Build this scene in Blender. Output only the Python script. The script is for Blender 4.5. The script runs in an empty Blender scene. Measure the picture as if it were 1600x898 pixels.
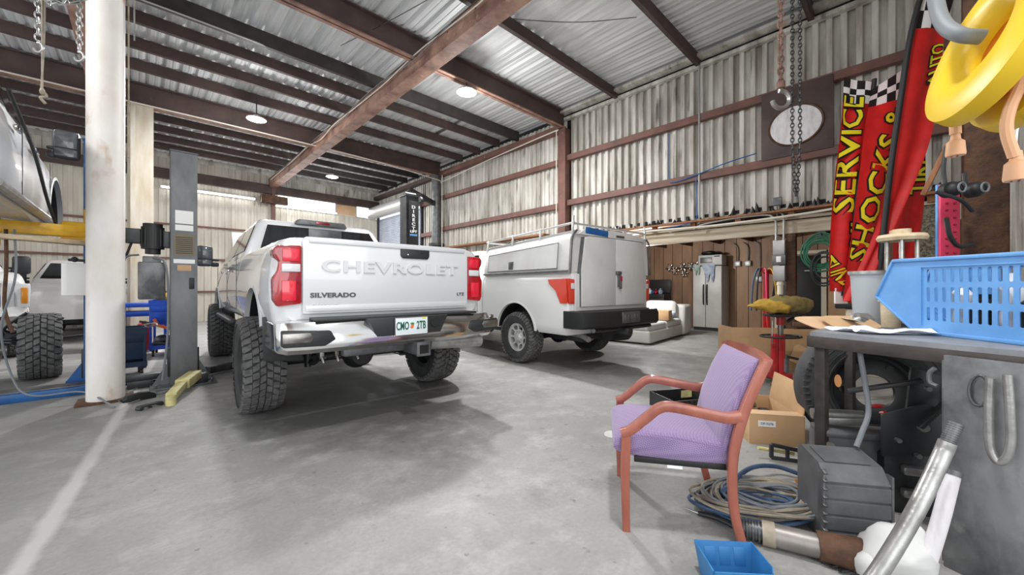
import bpy, bmesh, math, random
from mathutils import Vector, Matrix, noise
random.seed(7)
SC = bpy.context.scene; COL = SC.collection
# ------------------------------------------------------------ camera, world, lights, exposure
YAW = math.radians(46.1); CC, SS = math.cos(YAW), math.sin(YAW); CAMZ = 1.2; FPX = 600.0
cd = bpy.data.cameras.new('camera'); cam = bpy.data.objects.new('camera', cd); COL.objects.link(cam)
cam.location = (0, 0, CAMZ); cam.rotation_euler = (math.pi/2, 0, YAW-math.pi/2)
cd.sensor_width = 36; cd.lens = FPX/1600*36; cd.clip_start = .05; cd.clip_end = 200
SC.camera = cam
SC.view_settings.view_transform = 'Standard'; SC.view_settings.look = 'None'
SC.view_settings.gamma = 1; SC.view_settings.use_curve_mapping = False
SC.view_settings.exposure = EXPOSURE = 0.2
w = bpy.data.worlds.new('world'); SC.world = w; w.use_nodes = True
bg = w.node_tree.nodes['Background']; bg.inputs[0].default_value = (.93, .96, 1, 1); bg.inputs[1].default_value = 1.0

def area(name, loc, size, power, rot=(0,0,0), shape='DISK', sy=None, color=(1,1,1)):
    l = bpy.data.lights.new(name, 'AREA'); l.energy = power; l.size = size; l.shape = shape; l.color = color
    if sy: l.size_y = sy
    o = bpy.data.objects.new(name, l); COL.objects.link(o); o.location = loc; o.rotation_euler = rot
    return o
# daylight entering by the open bay doors behind and left of the photographer
area('daylight_front_bay', (-1.5, -2.6, 2.6), 6.5, 150, (math.radians(97), 0, 0), 'RECTANGLE', 3.6, (.97, .985, 1))
area('daylight_side_bay', (-8.6, 6, 2.6), 9, 200, (math.radians(90), 0, math.radians(-90)), 'RECTANGLE', 4, (.97, .985, 1))

# ------------------------------------------------------------ helpers
def Q(px, py, D):
    u = (px-800)/FPX; v = (449-py)/FPX
    return Vector((D*(CC+u*SS), D*(SS-u*CC), CAMZ+v*D))
def G(px, py, z=0.0): return Q(px, py, (CAMZ-z)*FPX/(py-449))
def lin(c):
    c = c/255.; return c/12.92 if c <= .04045 else ((c+.055)/1.055)**2.4
def rgb(h):
    h = h.lstrip('#'); return tuple(lin(int(h[i:i+2], 16)) for i in (0, 2, 4))+(1,)
MATS = {}
def mat(name, col, rough=.5, metal=0, col2=None, scale=3, stretch=(1,1,1), lo=.35, hi=.65, bump=0, bscale=None, emit=0,
        coat=0, alpha=1, trans=0, col3=None, scale3=20, amt3=.5, spec=None):
    m = bpy.data.materials.new(name); m.use_nodes = True; nt = m.node_tree; N = nt.nodes; L = nt.links
    b = N['Principled BSDF']; b.inputs['Roughness'].default_value = rough; b.inputs['Metallic'].default_value = metal
    b.inputs['Base Color'].default_value = rgb(col)
    if spec is not None: b.inputs['Specular IOR Level'].default_value = spec
    if coat: b.inputs['Coat Weight'].default_value = coat; b.inputs['Coat Roughness'].default_value = .06
    if alpha < 1: b.inputs['Alpha'].default_value = alpha
    if trans: b.inputs['Transmission Weight'].default_value = trans
    if emit: b.inputs['Emission Color'].default_value = rgb(col); b.inputs['Emission Strength'].default_value = emit
    if col2 or bump:
        tc = N.new('ShaderNodeTexCoord'); mp = N.new('ShaderNodeMapping'); L.new(tc.outputs['Object'], mp.inputs[0])
        mp.inputs['Scale'].default_value = stretch
    if col2:
        n = N.new('ShaderNodeTexNoise'); n.inputs['Scale'].default_value = scale; n.inputs['Detail'].default_value = 6
        n.inputs['Roughness'].default_value = .6; L.new(mp.outputs[0], n.inputs['Vector'])
        r = N.new('ShaderNodeValToRGB'); r.color_ramp.elements[0].position = lo; r.color_ramp.elements[1].position = hi
        r.color_ramp.elements[0].color = rgb(col); r.color_ramp.elements[1].color = rgb(col2)
        L.new(n.outputs[0], r.inputs[0]); out = r.outputs[0]
        if col3:
            n3 = N.new('ShaderNodeTexNoise'); n3.inputs['Scale'].default_value = scale3; n3.inputs['Detail'].default_value = 5
            L.new(mp.outputs[0], n3.inputs['Vector'])
            r3 = N.new('ShaderNodeValToRGB'); r3.color_ramp.elements[0].position = amt3; r3.color_ramp.elements[1].position = min(1, amt3+.12)
            L.new(n3.outputs[0], r3.inputs[0])
            mx = N.new('ShaderNodeMixRGB'); L.new(r3.outputs[0], mx.inputs[0]); L.new(out, mx.inputs[1]); mx.inputs[2].default_value = rgb(col3)
            out = mx.outputs[0]
        L.new(out, b.inputs['Base Color'])
    if bump:
        nb = N.new('ShaderNodeTexNoise'); nb.inputs['Scale'].default_value = bscale or scale*4; nb.inputs['Detail'].default_value = 4
        L.new(mp.outputs[0], nb.inputs['Vector'])
        bp = N.new('ShaderNodeBump'); bp.inputs['Strength'].default_value = bump; bp.inputs['Distance'].default_value = .02
        L.new(nb.outputs[0], bp.inputs['Height']); L.new(bp.outputs[0], b.inputs['Normal'])
    MATS[name] = m; return m

class B:
    """collects shapes, links them as ONE mesh object"""
    def __init__(s): s.v = []; s.f = []; s.mi = []; s.m = 0
    def add(s, vs, fs, M=None):
        o = len(s.v); s.v += [tuple(M @ Vector(v)) if M else tuple(v) for v in vs]
        for f in fs: s.f.append([i+o for i in f]); s.mi.append(s.m)
        return s
    def addbm(s, bm, M=None):
        bm.verts.index_update(); s.add([v.co[:] for v in bm.verts], [[v.index for v in f.verts] for f in bm.faces], M); bm.free(); return s
    def box(s, c, d, bev=0, R=None, seg=2, taper=None):
        bm = bmesh.new(); bmesh.ops.create_cube(bm, size=1)
        for v in bm.verts:
            if taper and v.co.z > 0: v.co.x *= taper[0]; v.co.y *= taper[1]
            v.co = Vector((v.co.x*d[0], v.co.y*d[1], v.co.z*d[2]))
        if bev: bmesh.ops.bevel(bm, geom=bm.edges[:], offset=min(bev, .49*min(d)), segments=seg, profile=.5, affect='EDGES')
        M = Matrix.Translation(Vector(c))
        if R is not None: M = M @ (R.to_4x4() if hasattr(R, 'to_4x4') else R)
        return s.addbm(bm, M)
    def bar(s, p0, p1, w, h, bev=0, up=(0,0,1)):
        p0, p1 = Vector(p0), Vector(p1); y = (p1-p0); ln = y.length; y.normalize(); u = Vector(up)
        x = y.cross(u)
        if x.length < 1e-4: x = y.cross(Vector((1,0,0)))
        x.normalize(); z = x.cross(y)
        R = Matrix((x, y, z)).transposed()
        return s.box((p0+p1)/2, (w, ln, h), bev, R)
    def tube(s, pts, r, n=10, cap=True, rs=None, closed=False):
        pts = [Vector(p) for p in pts]; k = len(pts); rings = []; vs = []; fs = []
        t0 = (pts[1]-pts[0]).normalized(); a = Vector((0,0,1)) if abs(t0.z) < .9 else Vector((1,0,0))
        nrm = t0.cross(a).normalized()
        for i, p in enumerate(pts):
            if closed: t = (pts[(i+1) % k]-pts[i-1]).normalized()
            else: t = (pts[min(i+1, k-1)]-pts[max(i-1, 0)]).normalized()
            nrm = (nrm-t*nrm.dot(t)).normalized(); bn = t.cross(nrm); rr = rs[i] if rs else r
            for j in range(n):
                an = 2*math.pi*j/n; vs.append(p+(nrm*math.cos(an)+bn*math.sin(an))*rr)
        for i in range(k if closed else k-1):
            for j in range(n):
                a0 = i*n+j; a1 = i*n+(j+1) % n; i2 = (i+1) % k; fs.append([a0, a1, i2*n+(j+1) % n, i2*n+j])
        if cap and not closed: fs.append(list(range(n))[::-1]); fs.append([(k-1)*n+j for j in range(n)])
        return s.add(vs, fs)
    def cyl(s, p0, p1, r0, r1=None, n=20): return s.tube([p0, p1], r0, n, rs=[r0, r0 if r1 is None else r1])
    def lathe(s, prof, axis='z', n=32, c=(0,0,0), closed=False, a0=0, a1=2*math.pi):
        vs = []; fs = []; k = len(prof); full = abs(a1-a0-2*math.pi) < 1e-6; m = n if full else n+1
        for i in range(m):
            an = a0+(a1-a0)*i/n; ca, sa = math.cos(an), math.sin(an)
            for r, h in prof:
                p = {'z': (r*ca, r*sa, h), 'x': (h, r*ca, r*sa), 'y': (r*sa, h, r*ca)}[axis]
                vs.append((p[0]+c[0], p[1]+c[1], p[2]+c[2]))
        for i in range(n):
            i2 = (i+1) % m
            for j in range(k if closed else k-1):
                j2 = (j+1) % k; fs.append([i*k+j, i2*k+j, i2*k+j2, i*k+j2])
        return s.add(vs, fs)
    def loft(s, rings, cap=True):
        n = len(rings[0]); vs = [p for r in rings for p in r]; fs = []
        for i in range(len(rings)-1):
            for j in range(n): fs.append([i*n+j, i*n+(j+1) % n, (i+1)*n+(j+1) % n, (i+1)*n+j])
        if cap: fs.append(list(range(n))[::-1]); fs.append([(len(rings)-1)*n+j for j in range(n)])
        return s.add(vs, fs)
    def prism(s, poly, a, b, axis='y', bev=0):
        """2D poly extruded along axis from a to b; poly coords are the other two axes in order"""
        def P3(p, h): return {'x': (h, p[0], p[1]), 'y': (p[0], h, p[1]), 'z': (p[0], p[1], h)}[axis]
        bm = bmesh.new(); n = len(poly)
        v0 = [bm.verts.new(P3(p, a)) for p in poly]; v1 = [bm.verts.new(P3(p, b)) for p in poly]
        bm.faces.new(v0); bm.faces.new(v1[::-1])
        for i in range(n): bm.faces.new([v0[i], v1[i], v1[(i+1) % n], v0[(i+1) % n]])
        bmesh.ops.recalc_face_normals(bm, faces=bm.faces[:])
        if bev: bmesh.ops.bevel(bm, geom=bm.edges[:], offset=bev, segments=2, profile=.5, affect='EDGES')
        return s.addbm(bm)
    def slab(s, pts, t):
        """thin panel through 3D polygon pts with thickness t along its normal"""
        pts = [Vector(p) for p in pts]; nn = (pts[1]-pts[0]).cross(pts[2]-pts[0]).normalized()*t; n = len(pts)
        vs = pts+[p+nn for p in pts]; fs = [list(range(n))[::-1], [n+i for i in range(n)]]
        fs += [[i, (i+1) % n, n+(i+1) % n, n+i] for i in range(n)]
        return s.add(vs, fs)
    def sphere(s, c, r, sc=(1,1,1), seg=16, rings=10, R=None):
        bm = bmesh.new(); bmesh.ops.create_uvsphere(bm, u_segments=seg, v_segments=rings, radius=r)
        for v in bm.verts: v.co = Vector((v.co.x*sc[0], v.co.y*sc[1], v.co.z*sc[2]))
        M = Matrix.Translation(Vector(c))
        if R is not None: M = M @ R.to_4x4()
        return s.addbm(bm, M)
    def text(s, body, size, depth=.002, M=None, fn=None, xs=1, off=0, res=3, align='CENTER', spacing=1):
        c = bpy.data.curves.new('t', 'FONT'); c.body = body; c.size = size; c.extrude = depth/2; c.align_x = align; c.align_y = 'CENTER'
        c.offset = off; c.resolution_u = res; c.space_character = spacing
        o = bpy.data.objects.new('t', c); COL.objects.link(o); dg = bpy.context.evaluated_depsgraph_get()
        me = bpy.data.meshes.new_from_object(o.evaluated_get(dg))
        vs = [Vector((v.co.x*xs, v.co.y, v.co.z)) for v in me.vertices]
        if fn: vs = [fn(v) for v in vs]
        s.add(vs, [list(p.vertices) for p in me.polygons], M)
        bpy.data.objects.remove(o); bpy.data.curves.remove(c); bpy.data.meshes.remove(me); return s
    def jitter(s, a, sc=3):
        s.v = [tuple(Vector(p)+noise.noise_vector(Vector(p)*sc)*a) for p in s.v]; return s
    def xf(s, M): s.v = [tuple(M @ Vector(p)) for p in s.v]; return s
    def build(s, name, mats, parent=None, ang=35, uv=None):
        me = bpy.data.meshes.new(name); me.from_pydata(s.v, [], s.f)
        if not isinstance(mats, (list, tuple)): mats = [mats]
        for m in mats: me.materials.append(MATS[m] if isinstance(m, str) else m)
        me.polygons.foreach_set('material_index', s.mi)
        if uv:
            ul = me.uv_layers.new(name='UVMap')
            for lp in me.loops: ul.data[lp.index].uv = uv[lp.vertex_index]
        bm = bmesh.new(); bm.from_mesh(me); bmesh.ops.recalc_face_normals(bm, faces=bm.faces[:]); bm.to_mesh(me); bm.free()
        me.polygons.foreach_set('use_smooth', [True]*len(me.polygons)); me.set_sharp_from_angle(angle=math.radians(ang)); me.update()
        o = bpy.data.objects.new(name, me); COL.objects.link(o)
        if parent: o.parent = parent
        return o
def tag(o, label=None, cat=None, group=None, kind=None):
    if label: o['label'] = label
    if cat: o['category'] = cat
    if group: o['group'] = group
    if kind: o['kind'] = kind
    return o
def thing(name, label, cat, loc=(0,0,0), rz=0, group=None, rot=None):
    o = bpy.data.objects.new(name, None); COL.objects.link(o); o.location = loc; o.rotation_euler = rot or (0, 0, rz)
    o.empty_display_size = .1
    return tag(o, label, cat, group)
def dup(o, loc=None, rz=None, parent=None):
    c = o.copy(); COL.objects.link(c); c.parent = parent
    if loc is not None: c.location = loc
    if rz is not None: c.rotation_euler = (0, 0, rz)
    for ch in list(o.children): dup(ch, None, None, c)
    return c
def cut(obj, cutters):
    for c in cutters:
        md = obj.modifiers.new('b', 'BOOLEAN'); md.operation = 'DIFFERENCE'; md.object = c; md.solver = 'EXACT'
    bpy.context.view_layer.update()
    me = bpy.data.meshes.new_from_object(obj.evaluated_get(bpy.context.evaluated_depsgraph_get()))
    obj.modifiers.clear(); obj.data = me
    me.polygons.foreach_set('use_smooth', [True]*len(me.polygons)); me.set_sharp_from_angle(angle=math.radians(32))
def kill(objs):
    for o in objs: bpy.data.objects.remove(o)
def smooth(pts, k=6):
    """Catmull-Rom through pts"""
    P = [Vector(p) for p in pts]; P = [P[0]*2-P[1]]+P+[P[-1]*2-P[-2]]; out = []
    for i in range(1, len(P)-2):
        for j in range(k):
            t = j/k; a, b, c, d = P[i-1], P[i], P[i+1], P[i+2]
            out.append(.5*((2*b)+(c-a)*t+(2*a-5*b+4*c-d)*t*t+(3*b-a-3*c+d)*t**3))
    out.append(P[-2]); return out
def link_chain(b, p0, p1, r=.006, L=.045, W=.03):
    p0, p1 = Vector(p0), Vector(p1); d = (p1-p0); n = max(1, int(d.length/(L*.72))); dn = d.normalized()
    a = dn.cross(Vector((CC, SS, 0)));  a = a.normalized() if a.length > .1 else Vector((1,0,0)); c = dn.cross(a)
    for i in range(n):
        m = p0+d*((i+.5)/n); s_ = (a if i % 2 else c)*.8+(c if i % 2 else -a)*.35; s_.normalize(); ring = []
        for j in range(10):
            an = 2*math.pi*j/10; ring.append(m+dn*math.cos(an)*(L/2)+s_*math.sin(an)*(W/2))
        b.tube(ring, r, 6, closed=True)
# ------------------------------------------------------------ materials
mat('sheet_metal', '#dad7cf', .5, .0, '#8e887b', 2.0, (1.2, 2.2, .35), .34, .7, col3='#5c564c', scale3=2.6, amt3=.61)
mat('sheet_far', '#d6d0c4', .6, .0, '#b5ad9f', 1.6, (1.5, 1, .3), .3, .7)
mat('sheet_roof', '#dedfdf', .5, .08, '#b4b6b7', 1.7, (3, .25, 1), .3, .72, col3='#55504c', scale3=1.3, amt3=.64)
mat('red_oxide', '#7d5449', .6, 0, '#5c423b', 3, (1, 1, 1), .3, .7, col3='#9a7468', scale3=8, amt3=.66)
mat('beam_brown', '#574540', .6, 0, '#3e312e', 2.4, (1, 1, 1), .3, .7, col3='#8a6a5e', scale3=7, amt3=.7)
mat('beam_pink', '#a3806f', .65, 0, '#6b4b42', 2.6, (1, 1, 1), .38, .66, col3='#b9937b', scale3=6, amt3=.62, bump=.1)
mat('purlin_grey', '#47413f', .55, .2, '#35302f', 3)
mat('wood_pale', '#d9c8a8', .7, 0, '#b8a07c', 2.5, (.5, 6, 6), .35, .7, col3='#8d7355', scale3=9, amt3=.68)
mat('wood_beam', '#c9bda8', .7, 0, '#a3947c', 2, (6, .4, 6), .3, .72, col3='#7d6c56', scale3=8, amt3=.68)
mat('wood_raw', '#9b6b48', .75, 0, '#7c5034', 4, (6, 6, 1))
mat('panelling', '#b08c6c', .55, 0, '#7a5c46', 1.3, (1, 1.6, .35), .3, .68, col3='#44332a', scale3=1.1, amt3=.6)
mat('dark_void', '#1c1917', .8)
mat('col_white', '#e9e6e1', .5, 0, '#d8cfc4', 3, (1, 1, .5), .4, .75, col3='#bd9c80', scale3=4, amt3=.61, bump=.08)
mat('col_beige', '#cac4b8', .6, 0, '#b3a68f', 2.5, (2, 2, .4))
mat('paint_white', '#d6d8d9', .24, 0, coat=.9)
mat('paint_titan', '#e2e2e1', .3, 0, coat=.6)
mat('paint_silver', '#bfc0c2', .42, .1, coat=.4)
mat('post_steel', '#77797a', .42, .45, '#4c4e50', 2.5, (1, 1, .5), .3, .7, col3='#8f9090', scale3=6, amt3=.68)
mat('cap_white', '#dcdcda', .4, 0, '#cfcecc', 2)
mat('glass_dark', '#1b1e20', .06, 0, coat=.5)
mat('glass_grey', '#5d6265', .08, .2)
mat('chrome', '#d6d6d4', .12, 1, bump=.015, bscale=3)
mat('chrome_dirty', '#b9b8b4', .28, 1, '#7f7b73', 6)
mat('alu', '#cfcfcd', .38, .5)
mat('steel_dark', '#4e4f50', .45, .6, '#38393a', 6)
mat('steel_grey', '#7a7b7c', .45, .6, '#5a5b5c', 6)
mat('plastic_black', '#1e1f20', .5)
mat('trim_black', '#2a2c2d', .45)
mat('rubber', '#3a3b3b', .75, 0, '#2b2c2c', 9)
mat('tread_dusty', '#6d6d6b', .85, 0, '#4c4c4b', 14)
mat('rubber_grey', '#414243', .75, 0, '#2e2f30', 9)
mat('lamp_red', '#b5121f', .15, 0, '#8d0b18', 4, coat=1)
mat('lamp_red_bright', '#e3203a', .15, 0, coat=1)
mat('lamp_orange', '#d8402a', .2, 0, coat=1)
mat('lamp_clear', '#d9dadb', .15, 0, coat=1)
mat('amber', '#d88a1c', .25, 0, coat=.5)
mat('badge', '#5a5c5e', .3, .6)
mat('plate_white', '#dfe7ea', .4)
mat('plate_green', '#1d5b46', .5)
mat('orange_fruit', '#e2732a', .5)
mat('leaf', '#3d8a4a', .5)
mat('white', '#f2f2f0', .5)
mat('black', '#101112', .5)
mat('blue_lift', '#1d63a8', .4, 0, '#174f88', 5)
mat('blue_cart', '#1550c4', .35, 0, '#0f3f9e', 5)
mat('blue_dark', '#163250', .5)
mat('blue_bin', '#3a84bf', .5, 0, '#2a6699', 5, (1,1,1), .3, .8, col3='#173a5e', scale3=9, amt3=.7)
mat('blue_basket', '#6ba3dc', .45, 0, '#5a93cf', 4)
mat('yellow_lift', '#e3b21e', .4, 0, '#c9950f', 6)
mat('yellow_pale', '#d3c98a', .6, 0, '#a8a06d', 7, (1,1,1), .4, .7)
mat('yellow_reel', '#ecc92c', .35, 0, '#ddb51e', 5, (1,1,1), .3, .7, col3='#9a8a3c', scale3=7, amt3=.7)
mat('glove_yellow', '#c9a33f', .85, 0, '#a58434', 8, bump=.3, bscale=30)
mat('glove_olive', '#8a7a44', .85, 0, '#6d6038', 6, bump=.3, bscale=30)
mat('red_paint', '#b81f22', .35, 0, '#96171a', 5, coat=.3)
mat('flag_red', '#d5201d', .6, 0, '#b31715', 4)
mat('flag_white', '#e9e9e6', .6)
mat('flag_black', '#151517', .6)
mat('flag_yellow', '#e8dc22', .6)
mat('wood_chair', '#a86350', .32, 0, '#8b4a3b', 4, (3, 3, 1), .3, .7, coat=.5, col3='#c98b72', scale3=5, amt3=.72)
mat('cardboard', '#c9a57c', .8, 0, '#b9946b', 2.5)
mat('cardboard_lt', '#d8b592', .8, 0, '#c9a37c', 2.5)
mat('cord_tan', '#a59a86', .6, 0, '#7d7467', 8)
mat('cord_blue', '#4a6384', .6, 0, '#364a66', 8)
mat('cord_grey', '#74797d', .6)
mat('cord_white', '#d8d2c4', .6)
mat('cord_beige', '#d9a67e', .5)
mat('cord_green', '#2f6e52', .6)
mat('cord_blk', '#202224', .5)
mat('orange', '#d9612c', .5)
mat('pink', '#e8436a', .5)
mat('hose_pipe', '#9a9590', .4, .5, '#7b736d', 6, (1,1,1), .3, .7, col3='#6b3a2a', scale3=7, amt3=.68)
mat('galv', '#b4b4b1', .35, .65, '#8e8d89', 7, bump=.1, bscale=40)
mat('rust', '#6a4a35', .75, .2, '#3f2f26', 8, bump=.4, bscale=30)
mat('slab_steel', '#8d8e8e', .5, .3, '#4c4d50', 2.4, (1,1,.7), .40, .60, col3='#b0afab', scale3=5, amt3=.68, bump=.1)
mat('plastic_grey', '#6a6b6c', .45, 0, '#515253', 5)
mat('bench_top', '#8d9094', .6, 0, '#6c6e72', 5)
mat('angle_iron', '#3d3936', .5, .4, '#57504a', 8)
mat('fabric_white', '#c6c6c2', .85, 0, '#c2c2bd', 3, bump=.2, bscale=12)
mat('paper', '#e6ebf2', .7)
mat('cloth_white', '#cfcfcc', .85)
mat('fridge', '#c9c8c4', .45, 0, '#bab9b5', 2)
mat('rag_blue', '#7f93ad', .85, 0, '#b9c2cc', 12)
mat('rag_green', '#6f8a80', .85, 0, '#a9b5ab', 12)
mat('pvc', '#dcd3be', .5)
mat('door_roll', '#c3c9d6', .4, .2, '#b0b8c6', 3)
mat('conduit', '#a9a9a7', .4, .6)
mat('gravel', '#8c8574', .9, 0, '#4d4a42', 40, (1,1,1), .4, .6)
mat('stencil', '#7d725c', .6)
mat('olive_tray', '#5d5f50', .6, .2)
m = mat('lamp_glow', '#fffdf6', .5, 0, emit=30)
m = mat('tube_glow', '#fafdff', .5, 0, emit=7)
m = mat('window_glow', '#f6fbff', .5, 0, emit=4.5)
# purple woven upholstery
m = mat('uphol', '#8d6f9c', .9)
nt = m.node_tree; b_ = nt.nodes['Principled BSDF']; tc = nt.nodes.new('ShaderNodeTexCoord'); ck = nt.nodes.new('ShaderNodeTexChecker')
mp = nt.nodes.new('ShaderNodeMapping'); mp.inputs['Rotation'].default_value = (.3, .5, .78); nt.links.new(tc.outputs['Object'], mp.inputs[0])
ck.inputs['Scale'].default_value = 130; ck.inputs[1].default_value = rgb('#9682a6'); ck.inputs[2].default_value = rgb('#7c6890')
nt.links.new(mp.outputs[0], ck.inputs[0]); nt.links.new(ck.outputs[0], b_.inputs['Base Color'])
b_.inputs['Sheen Weight'].default_value = .3
# translucent plastic bucket
mat('bucket', '#b9c0c4', .35, 0, alpha=.85)

# concrete floor: blotches, cloudy stains, spots, pale joint strip running away beside the white column
m = bpy.data.materials.new('concrete'); m.use_nodes = True; MATS['concrete'] = m; nt = m.node_tree; N = nt.nodes; L = nt.links
b_ = N['Principled BSDF']; b_.inputs['Roughness'].default_value = .62; tc = N.new('ShaderNodeTexCoord')
def noise_n(sc, det=6, rough=.6, vec=None):
    n = N.new('ShaderNodeTexNoise'); n.inputs['Scale'].default_value = sc; n.inputs['Detail'].default_value = det; n.inputs['Roughness'].default_value = rough
    L.new(vec or tc.outputs['Object'], n.inputs['Vector']); return n.outputs[0]
def ramp(inp, stops):
    r = N.new('ShaderNodeValToRGB'); e = r.color_ramp.elements
    while len(e) < len(stops): e.new(.5)
    for k, (p, c) in enumerate(stops): e[k].position = p; e[k].color = rgb(c) if isinstance(c, str) else (c, c, c, 1)
    L.new(inp, r.inputs[0]); return r.outputs[0]
def mix(f, a, b, mode='MIX'):
    x = N.new('ShaderNodeMixRGB'); x.blend_type = mode
    for i, v in ((0, f), (1, a), (2, b)):
        if isinstance(v, (int, float)): x.inputs[i].default_value = v if i == 0 else (v, v, v, 1)
        elif isinstance(v, str): x.inputs[i].default_value = rgb(v)
        else: L.new(v, x.inputs[i])
    return x.outputs[0]
def mth(op, a, b=0, c=None):
    x = N.new('ShaderNodeMath'); x.operation = op
    for i, v in enumerate((a, b)+((c,) if c is not None else ())):
        if isinstance(v, (int, float)): x.inputs[i].default_value = v
        else: L.new(v, x.inputs[i])
    return x.outputs[0]
base = ramp(noise_n(.55, 8, .62), [(.3, '#858582'), (.5, '#9b9a97'), (.7, '#afadaa')])
base = mix(ramp(noise_n(3.2, 8, .7), [(.5, 0.), (.68, .6)]), base, '#bcbab5')
base = mix(ramp(noise_n(1.1, 9, .75), [(.52, 0.), (.66, .6)]), base, '#6c6b68')
base = mix(ramp(noise_n(14, 3, .5), [(.68, 0.), (.74, .7)]), base, '#6a6762')
base = mix(ramp(noise_n(45, 4, .6), [(.35, .18), (.65, 0.)]), base, '#6d6c69')
sep = N.new('ShaderNodeSeparateXYZ'); L.new(tc.outputs['Object'], sep.inputs[0])
# oil stains under the vehicles, with their shadow painted into the concrete too
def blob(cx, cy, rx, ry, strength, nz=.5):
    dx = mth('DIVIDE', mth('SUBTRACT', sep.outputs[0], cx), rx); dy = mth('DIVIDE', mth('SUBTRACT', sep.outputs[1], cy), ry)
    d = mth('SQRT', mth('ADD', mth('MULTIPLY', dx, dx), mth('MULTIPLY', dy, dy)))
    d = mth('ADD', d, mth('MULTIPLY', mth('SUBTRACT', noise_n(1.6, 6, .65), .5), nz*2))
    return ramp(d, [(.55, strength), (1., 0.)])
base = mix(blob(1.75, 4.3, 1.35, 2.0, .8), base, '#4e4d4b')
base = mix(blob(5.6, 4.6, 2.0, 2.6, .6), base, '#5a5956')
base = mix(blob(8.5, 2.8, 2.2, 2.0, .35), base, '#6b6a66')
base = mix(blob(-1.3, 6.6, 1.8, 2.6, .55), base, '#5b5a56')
ln = mth('SUBTRACT', sep.outputs[0], mth('ADD', mth('MULTIPLY', sep.outputs[1], .0852), -.60))
ln = mth('ADD', ln, mth('MULTIPLY', mth('SUBTRACT', noise_n(5, 5, .6), .5), .06))
strip = ramp(mth('ABSOLUTE', ln), [(.02, .75), (.055, 0.)])
lft = ramp(ln, [(0., .28), (.01, 0.)])
base = mix(lft, base, '#9a9995'); base = mix(strip, base, '#c9c7c2')
L.new(base, b_.inputs['Base Color'])
bp = N.new('ShaderNodeBump'); bp.inputs['Strength'].default_value = .12; bp.inputs['Distance'].default_value = .02; L.new(noise_n(9, 8, .7), bp.inputs['Height']); L.new(bp.outputs[0], b_.inputs['Normal'])
L.new(ramp(noise_n(2, 4), [(.3, .45), (.7, .75)]), b_.inputs['Roughness'])
# ------------------------------------------------------------ the building
XW, YF, YN, ZC = 8.0, 17.5, -.74, 5.76
def st(o): o['kind'] = 'structure'; return o
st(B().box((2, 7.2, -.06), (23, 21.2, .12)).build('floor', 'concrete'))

def corr_profile(length, pitch=.18, d=.07):
    pts = []; n = int(length/pitch)
    for i in range(n):
        a = i*pitch
        pts += [(a, 0), (a+pitch*.40, 0), (a+pitch*.5, d), (a+pitch*.9, d)]
    pts.append((n*pitch, 0)); return pts
def sheet(name, prof, fn, z0, z1, m):
    """corrugated sheet with thickness; fn(a, d, z) -> world"""
    b = B(); n = len(prof); vs = []; fs = []
    zs = [z0, z1]
    for th in (0, .004):
        for z in zs: vs += [fn(a, d+th, z) for a, d in prof]
    for i in range(n-1):
        fs.append([i, i+1, n+i+1, n+i]); fs.append([2*n+i, 2*n+i+1, 3*n+i+1, 3*n+i])
        fs.append([i, i+1, 2*n+i+1, 2*n+i]); fs.append([n+i, n+i+1, 3*n+i+1, 3*n+i])
    fs += [[0, n, 3*n, 2*n], [n-1, 2*n-1, 4*n-1, 3*n-1]]
    b.add(vs, fs); return b.build(name, m, ang=20)
# right wall: sheets hang from the eave down to the timber ledge over the lean-to opening
wr = st(sheet('wall_right', corr_profile(6.85), lambda a, d, z: (XW+d, YN+a, z), 2.56, 5.62, 'sheet_metal'))
wr2 = st(sheet('wall_right', corr_profile(7.2, .16, .04), lambda a, d, z: (XW+d, 6.23+a, z), 0, 5.62, 'sheet_metal'))
wr3 = st(sheet('wall_right', corr_profile(4.2, .16, .04), lambda a, d, z: (XW+d, 13.4+a, z), 4.55, 5.62, 'sheet_metal'))
for o_, ys, rng in ((wr, (4.6, 3.44), (YN, 6.15)), (wr2, (4.55, 3.4, 1.6), (6.36, 12.0)), (wr2, (4.5, 3.3, 1.6), (12.2, 13.35))):
    for z in ys:
        B().box((XW-.07, (rng[0]+rng[1])/2, z), (.11, rng[1]-rng[0], .02)).box((XW-.12, (rng[0]+rng[1])/2, z-.06), (.015, rng[1]-rng[0], .13)).box((XW-.07, (rng[0]+rng[1])/2, z-.12), (.11, rng[1]-rng[0], .015)).build('girt', 'red_oxide', o_)
# eave flashing and gutters
B().box((XW-.05, 3, 5.58), (.1, 7.3, .07)).box((XW-.16, 3, 5.7), (.22, 7.3, .05)).build('eave_trim', 'sheet_metal', wr)
B().box((XW-.12, 9.2, 5.33), (.2, 5.7, .16)).build('eave_beam', 'red_oxide', wr2)
B().box((XW-.12, 14.8, 5.33), (.2, 5.2, .14)).build('eave_beam', 'beam_brown', wr2)
st(B().box((XW+.2, 8.4, 5.72), (.1, 18.6, .4)).build('trim_4', 'steel_dark'))
st(B().box((XW+.13, 6.2, 2.9), (.08, .4, 5.8)).build('trim_5', 'steel_dark'))
st(B().box((XW+.05, 13.35, 2.8), (.08, .3, 5.6)).build('trim_6', 'steel_dark'))
st(B().box((1, YF+.2, 5.75), (14.5, .1, .5)).build('trim_7', 'sheet_metal'))
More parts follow.
